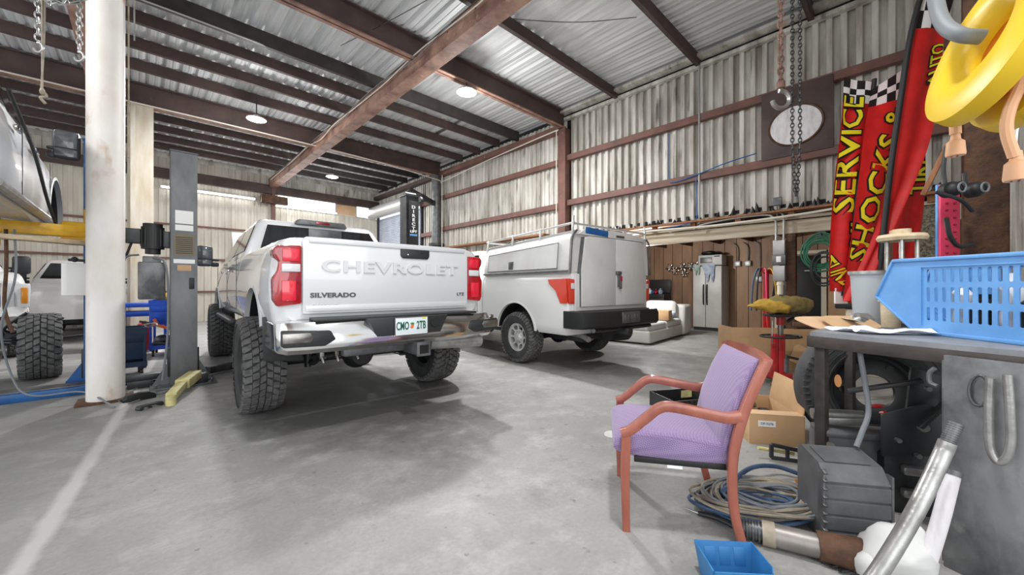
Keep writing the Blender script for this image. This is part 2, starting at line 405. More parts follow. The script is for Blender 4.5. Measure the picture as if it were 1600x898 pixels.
# far wall
wf = st(sheet('wall_far', corr_profile(14, .2, .03), lambda a, d, z: (-6+a, YF+d, z), 0, 4.42, 'sheet_far'))
wf2 = st(sheet('wall_far', corr_profile(9.8, .2, .03), lambda a, d, z: (-6+a, YF+d, z), 4.42, 5.6, 'sheet_far'))
wf3 = st(sheet('wall_far', corr_profile(4.2, .2, .03), lambda a, d, z: (3.8+a, YF+d, z), 4.95, 5.6, 'sheet_metal'))
for z, nm in ((3.35, 'red_oxide'), (2.2, 'red_oxide'), (1.05, 'red_oxide')):
    B().box((1, YF-.05, z), (14, .07, .06)).build('girt', nm, wf)
B().box((1, YF-.16, 5.02), (14, .12, .34)).build('header_beam', 'beam_brown', wf2)
wn = st(sheet('wall_near', corr_profile(5.2, .2, .04), lambda a, d, z: (2.95+a, YN-d, z), 0, 5.65, 'sheet_metal'))
B().box((5.6, YN+.03, 4.55), (5, .06, .1)).build('girt', 'red_oxide', wn)
# transom windows in the far wall, bright with daylight
def window(name, x0, x1, z0, z1, bars):
    g = B().box(((x0+x1)/2, YF+.05, (z0+z1)/2), (x1-x0, .02, z1-z0)).build(name, 'window_glow'); st(g)
    f = B()
    for z in (z0, z1): f.box(((x0+x1)/2, YF+.0, z), (x1-x0+.08, .08, .05))
    for k in range(bars+1): f.box((x0+(x1-x0)*k/bars, YF+.0, (z0+z1)/2), (.05, .08, z1-z0))
    f.build('window_frame', 'alu', g); return g
window('window_1', 3.86, 6.1, 4.5, 4.93, 1)
window('window_2', 7.0, 7.7, 4.4, 4.9, 1)
B().box((6.55, YF+.02, 4.68), (.9, .05, .5)).build('trim_1', 'cardboard_lt')['kind'] = 'structure'
# roof sheets: ribs run away from the camera
roof = st(B().box((1, 8.4, ZC+.12), (14.4, 18.6, .02)).build('ceiling', 'sheet_metal'))
rb = B(); x = -6.0; prof = []
while x < 8.1:
    prof += [(x, 0), (x+.04, .035), (x+.07, .035), (x+.11, 0), (x+.17, 0), (x+.18, .008), (x+.2, .008), (x+.21, 0)]; x += .25
vs = []; n = len(prof)
for yy in (-.7, 17.6):
    vs += [(px_, yy, ZC+.03+h) for px_, h in prof]
rb.add(vs, [[i, i+1, n+i+1, n+i] for i in range(n-1)]); rb.build('roof_sheet', 'sheet_roof', roof, ang=15)
def c_purlin(b, y, x0, x1, z0=5.57, h=.2):
    xm, L_ = (x0+x1)/2, x1-x0
    b.box((xm, y, z0+h/2), (L_, .012, h)).box((xm, y+.035, z0+.006), (L_, .07, .012)).box((xm, y+.035, z0+h-.006), (L_, .07, .012)).box((xm, y+.07, z0+.02), (L_, .01, .04))
    return b
for y in (1.1, 2.88, 4.7):
    c_purlin(B(), y, 3.6, XW-.02).build('purlin', 'beam_brown', roof)
    c_purlin(B(), y, -6, 3.6).build('purlin', 'beam_brown', roof)
for k, y in enumerate((8.0, 8.84, 9.8, 10.75, 12.75, 13.7, 14.6, 15.5, 16.4)):
    h = .26 if k == 0 else .2
    c_purlin(B(), y, 3.65, XW-.02, 5.77-h, h).build('purlin', 'purlin_grey' if k == 0 or k > 4 else 'beam_brown', roof)
    c_purlin(B(), y, -6, 3.65, 5.77-h, h).build('purlin', 'purlin_grey' if k == 0 else 'beam_brown', roof)
# screws on purlins are too fine; drips of insulation skipped
def i_beam_x(name, y, x0, x1, z0, h, fw, label, m='beam_brown'):
    xm, L_ = (x0+x1)/2, x1-x0; r = thing(name, label, 'beam', (xm, y, z0)); r['kind'] = 'structure'
    B().box((0, 0, h/2), (L_, .02, h)).box((0, 0, h-.01), (L_, fw, .02)).build('beam_web', m, r)
    B().box((0, 0, .011), (L_, fw, .022)).build('bottom_flange', 'beam_pink', r); return r
i_beam_x('steel_beam', 6.26, -6, XW-.12, 5.32, .43, .17, 'brown steel roof beam carrying the brightest lamp nearer the camera')
i_beam_x('steel_beam', 12.0, -6, XW-.12, 5.26, .5, .17, 'brown steel roof beam over the beige column, farther from the camera')
def rafter(x, w, label):
    r = thing('roof_rafter', label, 'rafter', (x, 8.5, 5.1)); r['kind'] = 'structure'
    B().box((0, 0, .17), (.02, 17.9, .32)).box((-w/2+.02, 0, .17), (.015, 17.9, .30)).build('beam_web', 'beam_pink', r)
    B().box((0, 0, .011), (w, 17.9, .022)).build('bottom_flange', 'beam_pink', r)
    B().box((0, 0, .33), (w, 17.9, .02)).build('top_flange', 'beam_brown', r)
    hb = B()
    for k in range(24): hb.cyl((-w/2+.008, -8.4+k*.73, .24), (-w/2+.016, -8.4+k*.73, .24), .014, n=8)
    hb.build('bolt_hole', 'black', r); tag(r.children[-1], kind='stuff'); return r
rafter(3.68, .26, 'rusty pink steel rafter crossing the roof above the lifted white pickup')
rafter(-.58, .36, 'brown steel rafter running over the round white column')
# columns
r = thing('steel_column', 'round white painted steel column with rust stains', 'column', (-.28, 5.93, 0)); r['kind'] = 'structure'
B().lathe([(.0, 0), (.146, 0), (.146, 5.32), (.0, 5.32)], n=40).build('pipe_shaft', 'col_white', r)
B().box((0, 0, .012), (.42, .34, .024)).build('base_plate', 'rust', r)
r = thing('steel_column', 'beige steel H-column behind the hydraulic pump of the lift', 'column', (-.03, 12.0, 0)); r['kind'] = 'structure'
B().box((0, .16, 2.63), (.42, .03, 5.26)).box((0, -.16, 2.63), (.42, .03, 5.26)).box((0, 0, 2.63), (.03, .3, 5.26)).box((-.12, -.2, 2.63), (.08, .06, 5.26)).build('column_shaft', 'col_beige', r)
r = thing('steel_column', 'brown square steel column between the two bays of the corrugated right wall', 'column', (XW-.1, 6.26, 0)); r['kind'] = 'structure'
B().box((0, 0, 2.65), (.02, .2, 5.3)).box((0, -.11, 2.65), (.2, .02, 5.3)).box((0, .11, 2.65), (.2, .02, 5.3)).box((-.09, 0, 2.65), (.03, .2, 5.3)).build('column_shaft', 'red_oxide', r)
r = thing('steel_column', 'grey round steel column beside the roll-up door', 'column', (XW-.28, 12.0, 0)); r['kind'] = 'structure'
B().lathe([(0, 0), (.17, 0), (.17, 5.26), (0, 5.26)], n=24).build('pipe_shaft', 'steel_grey', r)
B().lathe([(.17, 2.72), (.28, 2.72), (.28, 2.8), (.17, 2.8)], n=24, closed=True).build('collar', 'steel_dark', r)
r = thing('steel_column', 'brown steel column behind the yellow cable reel', 'column', (5.0, -.42, 0)); r['kind'] = 'structure'
B().box((0, 0, 2.85), (.2, .24, 5.7), .02).build('column_shaft', 'rust', r)
r = thing('steel_column', 'small brown steel column where the far wall meets the rafter', 'column', (3.7, 17.35, 0)); r['kind'] = 'structure'
B().box((0, 0, 2.55), (.12, .16, 5.1)).build('column_shaft', 'red_oxide', r)
B().box((0, -.15, 4.6), (.9, .3, .3), .02).jitter(.03).build('bracket', 'rust', r)

# roll-up door in the far end of the right wall
dr = B(); prof = []; n_ = int(3.8/.075)
for i in range(n_*4+1):
    prof.append((i*.075/4, .012*math.sin(i*math.pi/2)))
o = sheet('door_1', prof, lambda a, d, z: (XW-.02+d, z, .0+a+.6), 13.45, 17.25, 'door_roll'); st(o)
B().cyl((XW-.32, 13.3, 4.62), (XW-.32, 17.4, 4.62), .27, n=28).build('door_drum', 'alu', o)
B().box((XW-.05, 13.42, 2.3), (.1, .08, 4.6)).box((XW-.05, 17.28, 2.3), (.1, .08, 4.6)).build('door_track', 'steel_dark', o)
tag(thing('light_tube', 'long white light tube above the right part of the far wall', 'light'), None)
r = bpy.data.objects[-1] if False else [x for x in COL.objects if x.name.startswith('light_tube')][0]
r.location = (4.95, YF-.12, 4.42)
B().cyl((-1.15, -.02, 0), (1.15, -.02, 0), .03, n=10).build('glowing_tube', 'tube_glow', r)
B().box((0, .05, .02), (2.36, .05, .09), .01).build('fixture_body', 'white', r)
r = thing('light_tube', 'long white light tube on the far wall behind the black lift post', 'light', (1.78, YF-.12, 4.57))
B().cyl((-1.3, -.02, 0), (1.3, -.02, 0), .03, n=10).build('glowing_tube', 'tube_glow', r)
B().box((0, .05, .02), (2.7, .05, .09), .01).build('fixture_body', 'white', r)
for nm_, x_, l_ in (('tube_light_right', 4.95, 2.3), ('tube_light_left', 1.78, 2.6)):
    area(nm_, (x_, YF-.22, 4.5), l_, 60, (math.radians(-60), 0, 0), 'RECTANGLE', .1)

# lean-to beyond the right wall
wl = B().box((12.04, 3, 1.35), (.05, 7.2, 2.7)); wl.m = 1
for k in range(24): wl.box((12.012, -.5+k*.3, 1.35), (.006, .012, 2.7))
wl.m = 0
st(wl.build('wall_lean_to', ['panelling', 'dark_void']))
st(B().box((10, 6.35, 1.35), (4.1, .06, 2.7)).build('wall_lean_to', 'panelling'))
st(B().box((10, -.65, 1.35), (4.1, .06, 2.7)).build('wall_lean_to', 'panelling'))
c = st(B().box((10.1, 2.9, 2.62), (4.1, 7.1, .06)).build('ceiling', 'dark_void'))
jb = B()
for k in range(9): B().box((10.1, -.2+k*.8, 2.52), (3.8, .05, .14)).build('joist', 'rust', c)
r = thing('timber_header', 'long pale painted timber header over the lean-to opening', 'beam', (XW, 2.9, 2.12)); r['kind'] = 'structure'
B().box((0, 0, .11), (.12, 7.0, .22), .005).build('header_board', 'wood_beam', r)
B().box((-.08, 0, .26), (.05, 7, .05)).build('capping', 'wood_beam', r)
r = thing('timber_ledge', 'raw timber ledge with blocks along the foot of the corrugated wall', 'shelf', (XW-.1, 2.9, 2.38)); r['kind'] = 'structure'
B().box((0, 0, .12), (.24, 7.0, .035)).build('ledge_board', 'wood_raw', r)
for k in range(9): B().box((0, -3.1+k*.8, .05), (.09, .09, .1)).build('block', 'wood_raw', r)
r = thing('timber_ledge', 'short raw timber shelf behind the roof rack of the work truck', 'shelf', (XW-.16, 9.1, 2.62)); r['kind'] = 'structure'
B().box((0, 0, 0), (.26, 4.6, .05)).build('ledge_board', 'wood_raw', r)
# torn dark insulation tufts on the ledge
tf = B()
for k in range(70):
    y = random.uniform(-.4, 6.0); h = random.uniform(.03, .14)*(1.7 if y < 2.6 else 1)
    tf.add([(XW-.03, y-.05, 2.525), (XW-.03, y+.06, 2.525), (XW-.045, y+random.uniform(-.04, .04), 2.525+h), (XW-.07, y, 2.525)], [[0, 1, 2], [0, 2, 3], [1, 3, 2], [0, 3, 1]])
tag(tf.build('torn_insulation', 'black'), 'torn black insulation scraps along the timber ledge', 'insulation', kind='stuff')
r = thing('timber_post', 'brown timber post under the header beside the electrical boxes', 'post', (XW, 1.42, 0)); r['kind'] = 'structure'
B().box((0, 0, 1.06), (.13, .14, 2.12), .01).build('post_shaft', 'rust', r)

# high-bay lamps
def lamp(x, y, z, power, label, zt):
    r = thing('high_bay_lamp', label, 'lamp', (x, y, z))
    B().lathe([(0, .10), (.06, .10), (.08, .06), (.19, .03), (.2, 0), (.17, 0), (0, .012)], n=28).build('lamp_shade', 'alu', r)
    B().lathe([(0, -.02), (.15, -.014), (.165, 0), (0, .002)], n=24).build('lens', 'lamp_glow', r)
    B().cyl((0, 0, .1), (0, 0, zt-z), .012, n=8).build('hanger', 'steel_dark', r)
    area('lamp_light', (x, y, z-.03), .28, power, (0, 0, 0))
    pl = bpy.data.lights.new('lamp_spill', 'POINT'); pl.energy = power*.35; pl.shadow_soft_size = .15
    po = bpy.data.objects.new('lamp_spill', pl); COL.objects.link(po); po.location = (x, y, z-.2)
lamp(4.7, 6.2, 5.12, 230, 'brightest round lamp hanging from the nearer roof beam', 5.33)
lamp(1.9, 10.5, 5.08, 200, 'round lamp left of the rafter above the lifted pickup', 5.6)
lamp(4.8, 14.1, 5.08, 150, 'smallest round lamp near the far transom window', 5.6)
# unseen lamps of the same kind, added for their light around the photographer
lamp(1.4, .6, 5.12, 90, 'added unseen round lamp overhead in the bay of the photographer', 5.88)
lamp(-3.0, 4.7, 5.08, 120, 'added unseen round lamp overhead in the left bay', 5.57)
r = thing('work_lamp', 'small bright work lamp under the timber header by the work truck', 'lamp', (8.25, 4.25, 2.28))
B().sphere((0, 0, 0), .05).build('bulb', 'lamp_glow', r); B().cyl((0, 0, .04), (0, 0, .3), .02, n=10).build('socket', 'steel_dark', r)
pl = bpy.data.lights.new('work_lamp_light', 'POINT'); pl.energy = 150; pl.shadow_soft_size = .06
po = bpy.data.objects.new('work_lamp_light', pl); COL.objects.link(po); po.location = (8.35, 4.2, 2.1)
# ------------------------------------------------------------ vehicles
def make_tire(R, W, rr, lugs, name='tire', worn=False):
    b = B(); w = W/2
    Rb = R-.014
    prof = [(rr, -w*.72), (rr+.015, -w*.86), (rr+(Rb-rr)*.45, -w*1.0), (Rb-.05, -w*.97), (Rb-.018, -w*.88), (Rb, -w*.74), (Rb, w*.74), (Rb-.018, w*.88),
            (Rb-.05, w*.97), (rr+(Rb-rr)*.45, w), (rr+.015, w*.86), (rr, w*.72), (rr+.02, 0)]
    b.lathe(prof, 'x', 64, closed=True)
    n = lugs; rows = [(-.82, .19, 0), (-.48, .17, .5), (-.16, .15, 0), (.16, .15, .5), (.48, .17, 0), (.82, .19, .5)]
    b.m = 1
    for k in range(n):
        for xc, ww, ph in rows:
            an = 2*math.pi*(k+ph)/n; da = math.pi/n*.80
            x0, x1 = (xc-ww*.88)*w, (xc+ww*.88)*w
            side = abs(xc) > .6; vs = []
            sk = .45*da*(1 if xc >= 0 else -1)*(1 if k % 2 else .4)
            for h in (R-.02, R):
                for xx, sg in ((x0, -1), (x1, 1)):
                    rad = h - (.018 if side and sg*xc > 0 else 0)
                    for s_ in (-1, 1):
                        a_ = an+s_*da*(1 if h < R-.01 else .9)+sk*sg
                        vs.append((xx, rad*math.cos(a_), rad*math.sin(a_)))
            # verts: h0:(x0-,x0+,x1-,x1+), h1 same
            b.add(vs, [[0, 1, 3, 2], [4, 6, 7, 5], [0, 4, 5, 1], [2, 3, 7, 6], [0, 2, 6, 4], [1, 5, 7, 3]])
            if side:   # shoulder block running down the sidewall
                sg = 1 if xc > 0 else -1; vs = []
                for rad, xx in ((R-.02, w*.9), (R-.065, w*1.0), (R-.065, w*1.035), (R-.02, w*.96)):
                    for s_ in (-1, 1):
                        a_ = an+s_*da*.8; vs.append((sg*xx, rad*math.cos(a_), rad*math.sin(a_)))
                b.add(vs, [[0, 1, 3, 2], [2, 3, 5, 4], [4, 5, 7, 6], [6, 7, 1, 0], [0, 2, 4, 6], [1, 7, 5, 3]])
    return b
def wheel(root, x, y, z, R, W, rr, lugs, rimmat, style, side, share={}):
    key = (R, W, lugs); o = None
    if key in share:
        o = share[key].copy(); COL.objects.link(o)
    else:
        o = make_tire(R, W, rr, lugs).build('tire', ['rubber', 'tread_dusty'], None, ang=30); share[key] = o
    o.parent = root; o.location = (x, y, z)
    b = B(); sx = side
    f = W*.36*sx
    b.lathe([(rr+.005, f), (rr-.02, f*.98), (rr-.03, f*.5), (rr-.03, -f), (rr+.005, -f)], 'x', 40)
    b.lathe([(rr-.03, -f*.2), (.0, -f*.2)], 'x', 32)
    if style == 'holes':
        b.lathe([(0, f*1.0), (.05, f*1.0), (.065, f*.85), (.09, f*.55), (.1, f*.5), (.125, f*.55)], 'x', 40)
        n = 8
        for k in range(n):
            an = 2*math.pi*k/n
            for s_ in (-1, 1): pass
            vs = []
            for rad, hw, dx in ((.11, .5, .52), (.15, .22, .68), (rr-.055, .2, .72), (rr-.02, .46, .8)):
                for s_ in (-1, 1):
                    a_ = an+s_*hw*math.pi/n*1.0*1.0; vs.append((f*dx, rad*math.cos(a_), rad*math.sin(a_)))
                for s_ in (1, -1):
                    a_ = an+s_*hw*math.pi/n; vs.append((f*dx-.02*sx, rad*math.cos(a_), rad*math.sin(a_)))
            fs = []
            for q in range(3):
                for j in range(4): fs.append([q*4+j, q*4+(j+1) % 4, (q+1)*4+(j+1) % 4, (q+1)*4+j])
            b.add(vs, fs)
        b.lathe([(rr-.03, f*.8), (rr-.012, f*.86), (rr, f*.98)], 'x', 40)
    else:
        b.lathe([(0, f*.9), (.06, f*.88), (.09, f*.7)], 'x', 24)
        for k in range(6):
            an = 2*math.pi*k/6
            b.bar((f*.65, .05*math.cos(an), .05*math.sin(an)), (f*.85, (rr-.02)*math.cos(an), (rr-.02)*math.sin(an)), .05, .03, .006, up=(1, 0, 0))
    b.m = 1
    for k in range(8 if style == 'holes' else 6):
        an = 2*math.pi*(k+.5)/8; b.cyl((f*.6, .075*math.cos(an), .075*math.sin(an)), (f*.72, .075*math.cos(an), .075*math.sin(an)), .009, n=6)
    b.lathe([(rr-.08, -f*.1), (.04, -f*.1), (.04, f*.1), (rr-.08, f*.1)], 'x', 24, closed=True)
    b.build('rim', [rimmat, 'steel_dark'], o, ang=30)
    return o
def mirror(root, side, x, y, z, m='trim_black', ext=.28):
    b = B(); s = side
    b.box((s*(x+ext*.45), y, z-.12), (ext*.9, .06, .07), .02).box((s*(x+ext*.45), y, z-.04), (ext*.9, .05, .04), .015)
    b.box((s*(x+ext+.07), y+.03, z+.02), (.22, .13, .34), .045)
    o = b.build('door_mirror', m, root)
    g = B().box((s*(x+ext+.07), y-.037, z+.07), (.175, .012, .19), .005).box((s*(x+ext+.07), y-.037, z-.085), (.175, .012, .085), .005)
    g.build('mirror_glass', 'glass_grey', o); return o
WP = [(0, .93), (.06, .965), (.16, .985), (.32, 1.0), (.55, 1.0), (.72, .99), (.85, .975), (.93, .955), (.975, .93), (1, .87)]
def body_ring(y, hw, zb, zt, wp=WP):
    up = [(hw*f_, y, zb+(zt-zb)*t) for t, f_ in wp]; return up+[(-p[0], p[1], p[2]) for p in up[::-1]]
def pickup(root, paint, P):
    """generic crew pickup: tailgate face at y=0, nose at +y, wheels on z=0"""
    zb, zr, hw = P['zb'], P['zr'], P['hw']; bl = P['bed']; ya = P['ya']; wb = P['wb']; L_ = P['len']; zh = P['zh']; R = P['R']; zc = P['zc']
    cutters = []
    for yc in (ya, ya+wb):
        for s in (-1, 1):
            a = P['arch']; c = B().lathe([(0, s*(hw-.32)), (a, s*(hw-.32)), (a, s*(hw+.2)), (0, s*(hw+.2))], 'x', 40, c=(0, yc, P['za'])).build('cut', 'black'); c.parent = root; cutters.append(c)
    # bed box
    ys = [(0, -.07), (.02, -.035), (.07, -.012), (.16, 0), (.6, 0), (bl, 0)]
    b = B().loft([body_ring(y, hw+d, zb+(.10 if y < .05 else .0), zr) for y, d in ys])
    bed = b.build('bed', paint, root)
    inner = B().box((0, bl/2+.02, zr-.15), (hw*1.62, bl-.16, .66)).build('cut', 'black'); inner.parent = root
    bpy.context.view_layer.update(); cut(bed, [cutters[0], cutters[1]]+([inner] if P.get('open', 1) else []))
    # cab and nose lower body
    st_ = [(bl+.035, 0, zr), (bl+.3, 0, zr), (bl+1.2, 0, zr-.01), (P['yw'], 0, zr-.03), (P['yw']+.25, -.01, zh+.03), (L_-.45, -.03, zh), (L_-.15, -.07, zh-.06), (L_-.03, -.13, zh-.14), (L_, -.2, zh-.25)]
    b = B().loft([body_ring(y, hw+d, zb, zt) for y, d, zt in st_])
    lb = b.build('cab_body', paint, root); cut(lb, [cutters[2], cutters[3]])
    if P.get('bay'):
        ec = B().box((0, L_-.62, zh), (1.3, .75, .7)).build('cut', 'black'); ec.parent = root; bpy.context.view_layer.update(); cut(lb, [ec]); kill([ec])
    kill(cutters+[inner])
    # greenhouse
    y0, y1 = bl+.06, P['yw']; hg = P['zt']
    prof = [(zr-.04, y0, y1+.02, hw*.93), (zr+.03, y0+.01, y1-.03, hw*.915), (zr+(hg-zr)*.80, y0+.26, y1-.78, hw*.765), (zr+(hg-zr)*.92, y0+.33, y1-.95, hw*.73), (hg-.015, y0+.48, y1-1.15, hw*.66), (hg, y0+.62, y1-1.3, hw*.58)]
    def ringz(z, ya_, yb_, h):
        r_ = .10; out = []
        for cx, cy, a0 in ((h-r_, yb_-r_, 0), (-h+r_, yb_-r_, 90), (-h+r_, ya_+r_, 180), (h-r_, ya_+r_, 270)):
            for k in range(4):
                a_ = math.radians(a0+k*30); out.append((cx+r_*math.cos(a_), cy+r_*math.sin(a_), z))
        return out
    gh = B().loft([ringz(*p) for p in prof]).build('cab_roof', paint, root)
    def at(t):    # interpolate main slab of the greenhouse between level 1 and 2
        a_, c_ = prof[1], prof[2]; return [a_[i]+(c_[i]-a_[i])*t for i in range(4)]
    (za_, ra, wa, ha), (zb_, rb_, wb_, hb) = at(.06), at(.97)
    e = .006
    def panel(nm, pts, t=.01, m='glass_dark'): return B().slab(pts, t).build(nm, m, gh)
    # rear glass
    panel('rear_window', [(-ha+.13, ra-e, za_), (ha-.13, ra-e, za_), (hb-.11, rb_-e, zb_), (-hb+.11, rb_-e, zb_)], .006)
    panel('windshield', [(ha-.1, wa+e, za_), (-ha+.1, wa+e, za_), (-hb+.08, wb_+e, zb_), (hb-.08, wb_+e, zb_)], .006)
    ym = bl+.06+(P['yw']-bl)*.42
    for s in (-1, 1):
        for (a0, a1) in ((ra+.16, ym-.04), (ym+.05, wa-.1)):
            def X(y, t): return s*((ha if t == 0 else hb)+e)
            lo0, lo1 = a0, a1
            hi0 = max(a0, rb_+.14) if a0 < ym else a0; hi1 = min(a1, wb_-.06) if a1 > ym else a1
            panel('side_window', [(X(0, 0), lo0, za_), (X(0, 0), lo1, za_), (X(0, 1), hi1, zb_), (X(0, 1), hi0, zb_)][::s], .005)
        # door seams and handles
        for yy in (bl+.18, ym+.0, P['yw']-.02): B().box((s*(hw+.0005), yy, (zb+zr)/2+.02), (.006, .008, (zr-zb)*.8)).build('door_seam', 'trim_black', lb)
        for yy in (ym-.16, P['yw']-.86+.6*0+(-.0)): 
            B().box((s*(hw+.012), yy-.1, zr-.17), (.03, .2, .035), .012).build('door_handle', P.get('handle', 'chrome'), lb)
        mirror(root, s, hw, P['yw']-.28, zr+.1, P.get('mir', 'trim_black'), P.get('mext', .2))
        # wheel arch flares
        for par, yc in ((bed, ya), (lb, ya+wb)):
            fl = B(); a = P['arch']
            a0 = math.asin(max(-1, min(1, (zb+.02-P['za'])/a)))
            pr = [(a-.012, s*(hw-.05)), (a+.022, s*(hw-.01)), (a+.022, s*(hw+.002)), (a-.012, s*(hw+.008))]
            k = 30; rings = []
            for i in range(k+1):
                an = a0+(math.pi-2*a0)*i/k; rings.append([(h_, yc+r_*math.cos(an), P['za']+r_*math.sin(an)) for r_, h_ in pr])
            fl.loft(rings); fl.build('wheel_arch_flare', P.get('flare', paint), par)
            li = B(); rings = []
            for i in range(k+1):
                an = a0+(math.pi-2*a0)*i/k; rings.append([(h_, yc+r_*math.cos(an), P['za']+r_*math.sin(an)) for r_, h_ in [(a-.004, s*(hw-.31)), (a-.004, s*(hw-.04)), (a-.016, s*(hw-.04)), (a-.016, s*(hw-.31))]])
            li.loft(rings); an_ = [a0+(math.pi-2*a0)*i/20 for i in range(21)]
            li.prism([(yc+(a-.005)*math.cos(t), P['za']+(a-.005)*math.sin(t)) for t in an_], s*(hw-.30), s*(hw-.31), 'x')
            li.build('wheel_well_liner', 'plastic_black', par)
    # wheels
    for yc in (ya, ya+wb):
        for s in (-1, 1):
            if P.get('wheels', 1): wheel(root, s*P['tr'], yc, R, R, P['W'], P['rr'], P['lugs'], P['rim'], P['style'], s)
    # chassis: two rails, axles, differential
    ch = B()
    if P.get('chassis', 1):
      for s in (-1, 1): ch.box((s*.42, L_*.47, zb-.08), (.07, L_*.88, .14), .01)
      for yy in (.3, 1.5, 2.6, 3.9, 5.0):
        if yy < L_-.3: ch.box((0, yy, zb-.08), (.84, .08, .1), .01)
      ch.build('frame_rail', 'steel_dark', root)
    if P.get('wheels', 1):
        ax = B()
        ax.cyl((-P['tr']+.1, ya, R), (P['tr']-.1, ya, R), .05, n=14).sphere((.0, ya, R), .17, (1, .8, 1)).cyl((0, ya-.15, R), (0, ya-.17, R), .13, .11)
        for s in (-1, 1): ax.tube(smooth([(s*.5, ya-.75, zb-.06), (s*.5, ya-.3, R+.02), (s*.5, ya, R-.03), (s*.5, ya+.5, R+.05), (s*.5, ya+.9, zb-.05)]), .03, 8).cyl((s*.52, ya-.06, R-.08), (s*.52, ya-.06, zb), .035)
        ax.build('rear_axle', 'steel_dark', root)
        B().cyl((-P['tr']+.1, ya+wb, R), (P['tr']-.1, ya+wb, R), .05, n=12).build('front_axle', 'steel_dark', root)
    return bed, lb, gh

# --- the lifted white pickup, tail towards the camera
TX, TY = 1.715, 3.36
truck = thing('pickup_truck', 'lifted white crew pickup with big mud tires and chrome rear bumper, tail towards the camera', 'truck', (TX, TY, 0), math.radians(-2.6))
PS = dict(zb=.84, zr=1.60, hw=1.0, bed=2.08, ya=1.02, wb=4.03, len=6.0, zh=1.5, zt=2.13, yw=4.95, R=.46, W=.33, rr=.26, tr=.945, arch=.55, za=.66, lugs=40, rim='steel_dark', style='spoke', zc=0, handle='chrome', bay=1, mext=.12)
bed, lb, gh = pickup(truck, 'paint_white', PS)
# tailgate
tgb = B()
tgb.prism([(-.795, .985), (.795, .985), (.795, 1.585), (.77, 1.61), (-.77, 1.61), (-.795, 1.585)], -.035, .03, 'y', .012)
tgb.box((0, -.034, 1.585), (1.5, .03, .05), .012).box((0, -.036, 1.03), (1.55, .012, .05), .005)
tg = tgb.build('tailgate', 'paint_white', truck)
Mx = Matrix.Rotation(math.pi/2, 4, 'X')
def on_gate(x, z, y=-.037): return Matrix.Translation((x, y, z)) @ Mx
B().text('CHEVROLET', .135, .024, on_gate(0, 1.375), xs=1.62, off=.004, spacing=1.12).build('embossed_lettering', 'paint_white', tg)
B().text('SILVERADO', .052, .008, on_gate(-.56, 1.135), xs=1.3, off=.002, spacing=1.05).build('model_badge', 'badge', tg)
B().text('LTZ', .04, .006, on_gate(.7, 1.13), xs=1.3, off=.001).build('trim_badge', 'badge', tg)
B().text('2500 HD', .042, .006, on_gate(-.62, 1.05), xs=1.3, off=.001).build('series_badge', 'chrome', tg)
hb = B().prism([(-.13, 1.475), (.13, 1.475), (.15, 1.5), (.15, 1.565), (-.15, 1.565), (-.15, 1.5)], -.05, -.03, 'y', .006).build('tailgate_handle', 'trim_black', tg)
hb.location.x = .18
B().sphere((-.08, -.052, 1.51), .012).build('keyhole', 'chrome', hb)
B().sphere((.07, -.052, 1.54), .01).build('camera_lens', 'glass_dark', hb)
# tail lights
for s in (-1, 1):
    b = B(); b.m = 0
    pr = [(.80, 1.07), (.965, 1.05), (.99, 1.1), (.993, 1.27), (.965, 1.33), (.955, 1.4), (.985, 1.45), (.99, 1.5), (.96, 1.53), (.80, 1.535)]
    b.prism([(s*p[0], p[1]) for p in pr], -.028, .17, 'y', .012)
    tl = b.build('tail_light', 'lamp_red', truck)
    B().box((s*.875, -.033, 1.455), (.12, .014, .10), .02).build('upper_lens', 'lamp_red_bright', tl)
    B().box((s*.89, -.033, 1.175), (.10, .014, .16), .02).build('lower_lens', 'lamp_red_bright', tl)
    B().box((s*.875, -.035, 1.355), (.13, .016, .065), .012).build('reverse_lens', 'lamp_clear', tl)
# rear bumper
bp_ = [(-.26, .70), (-.30, .735), (-.305, .80), (-.285, .86), (-.24, .935), (-.05, .94), (-.05, .70)]
rings = []
for x, dy, dz, zs in ((-1.0, .22, .0, .85), (-.985, .12, 0, .93), (-.94, .045, 0, 1), (-.82, .012, 0, 1), (-.42, 0, 0, 1), (.42, 0, 0, 1), (.82, .012, 0, 1), (.93, .045, 0, 1), (.965, .12, 0, .93), (.98, .22, 0, .85)):
    rings.append([(x, min(y+dy, .3) if y < -.1 else .3 if abs(x) > .9 else y, .82+(z-.82)*zs) for y, z in bp_])
bu = B().loft(rings).build('rear_bumper', 'chrome', truck, ang=25)
for s in (-1, 1):
    B().prism([(s*.98, .765), (s*.70, .755), (s*.62, .80), (s*.66, .87), (s*.98, .885)][::s], -.31, -.20, 'y', .01).build('bumper_step', 'trim_black', bu)
    B().prism([(s*.985, .795), (s*.80, .79), (s*.78, .83), (s*.80, .865), (s*.985, .87)][::s], -.315, -.28, 'y', .008).build('step_lip', 'chrome_dirty', bu)
cp = B().prism([(-.30, .79), (.30, .79), (.38, .945), (-.38, .945)], -.31, -.2, 'y', .008).build('plate_recess', 'trim_black', bu)
B().box((0, -.15, .95), (1.5, .22, .02), .006).build('bumper_step_pad', 'trim_black', bu)
B().lathe([(0, -.008), (.045, -.008), (.05, 0), (0, 0)], 'y', 20, c=(.24, -.312, .885)).build('round_socket', 'plastic_black', bu)
B().cyl((.93, -.285, .90), (.93, -.262, .90), .02, n=14).build('parking_sensor', 'chrome', bu)
pl_ = B().box((0, -.322, .865), (.305, .008, .155), .01).build('license_plate', 'plate_white', bu)
B().text('CMO', .098, .003, Matrix.Translation((-.084, -.328, .865)) @ Mx, xs=.52, off=.002).build('plate_number', 'plate_green', pl_)
B().text('2TB', .098, .003, Matrix.Translation((.092, -.328, .865)) @ Mx, xs=.55, off=.002).build('plate_number', 'plate_green', pl_)
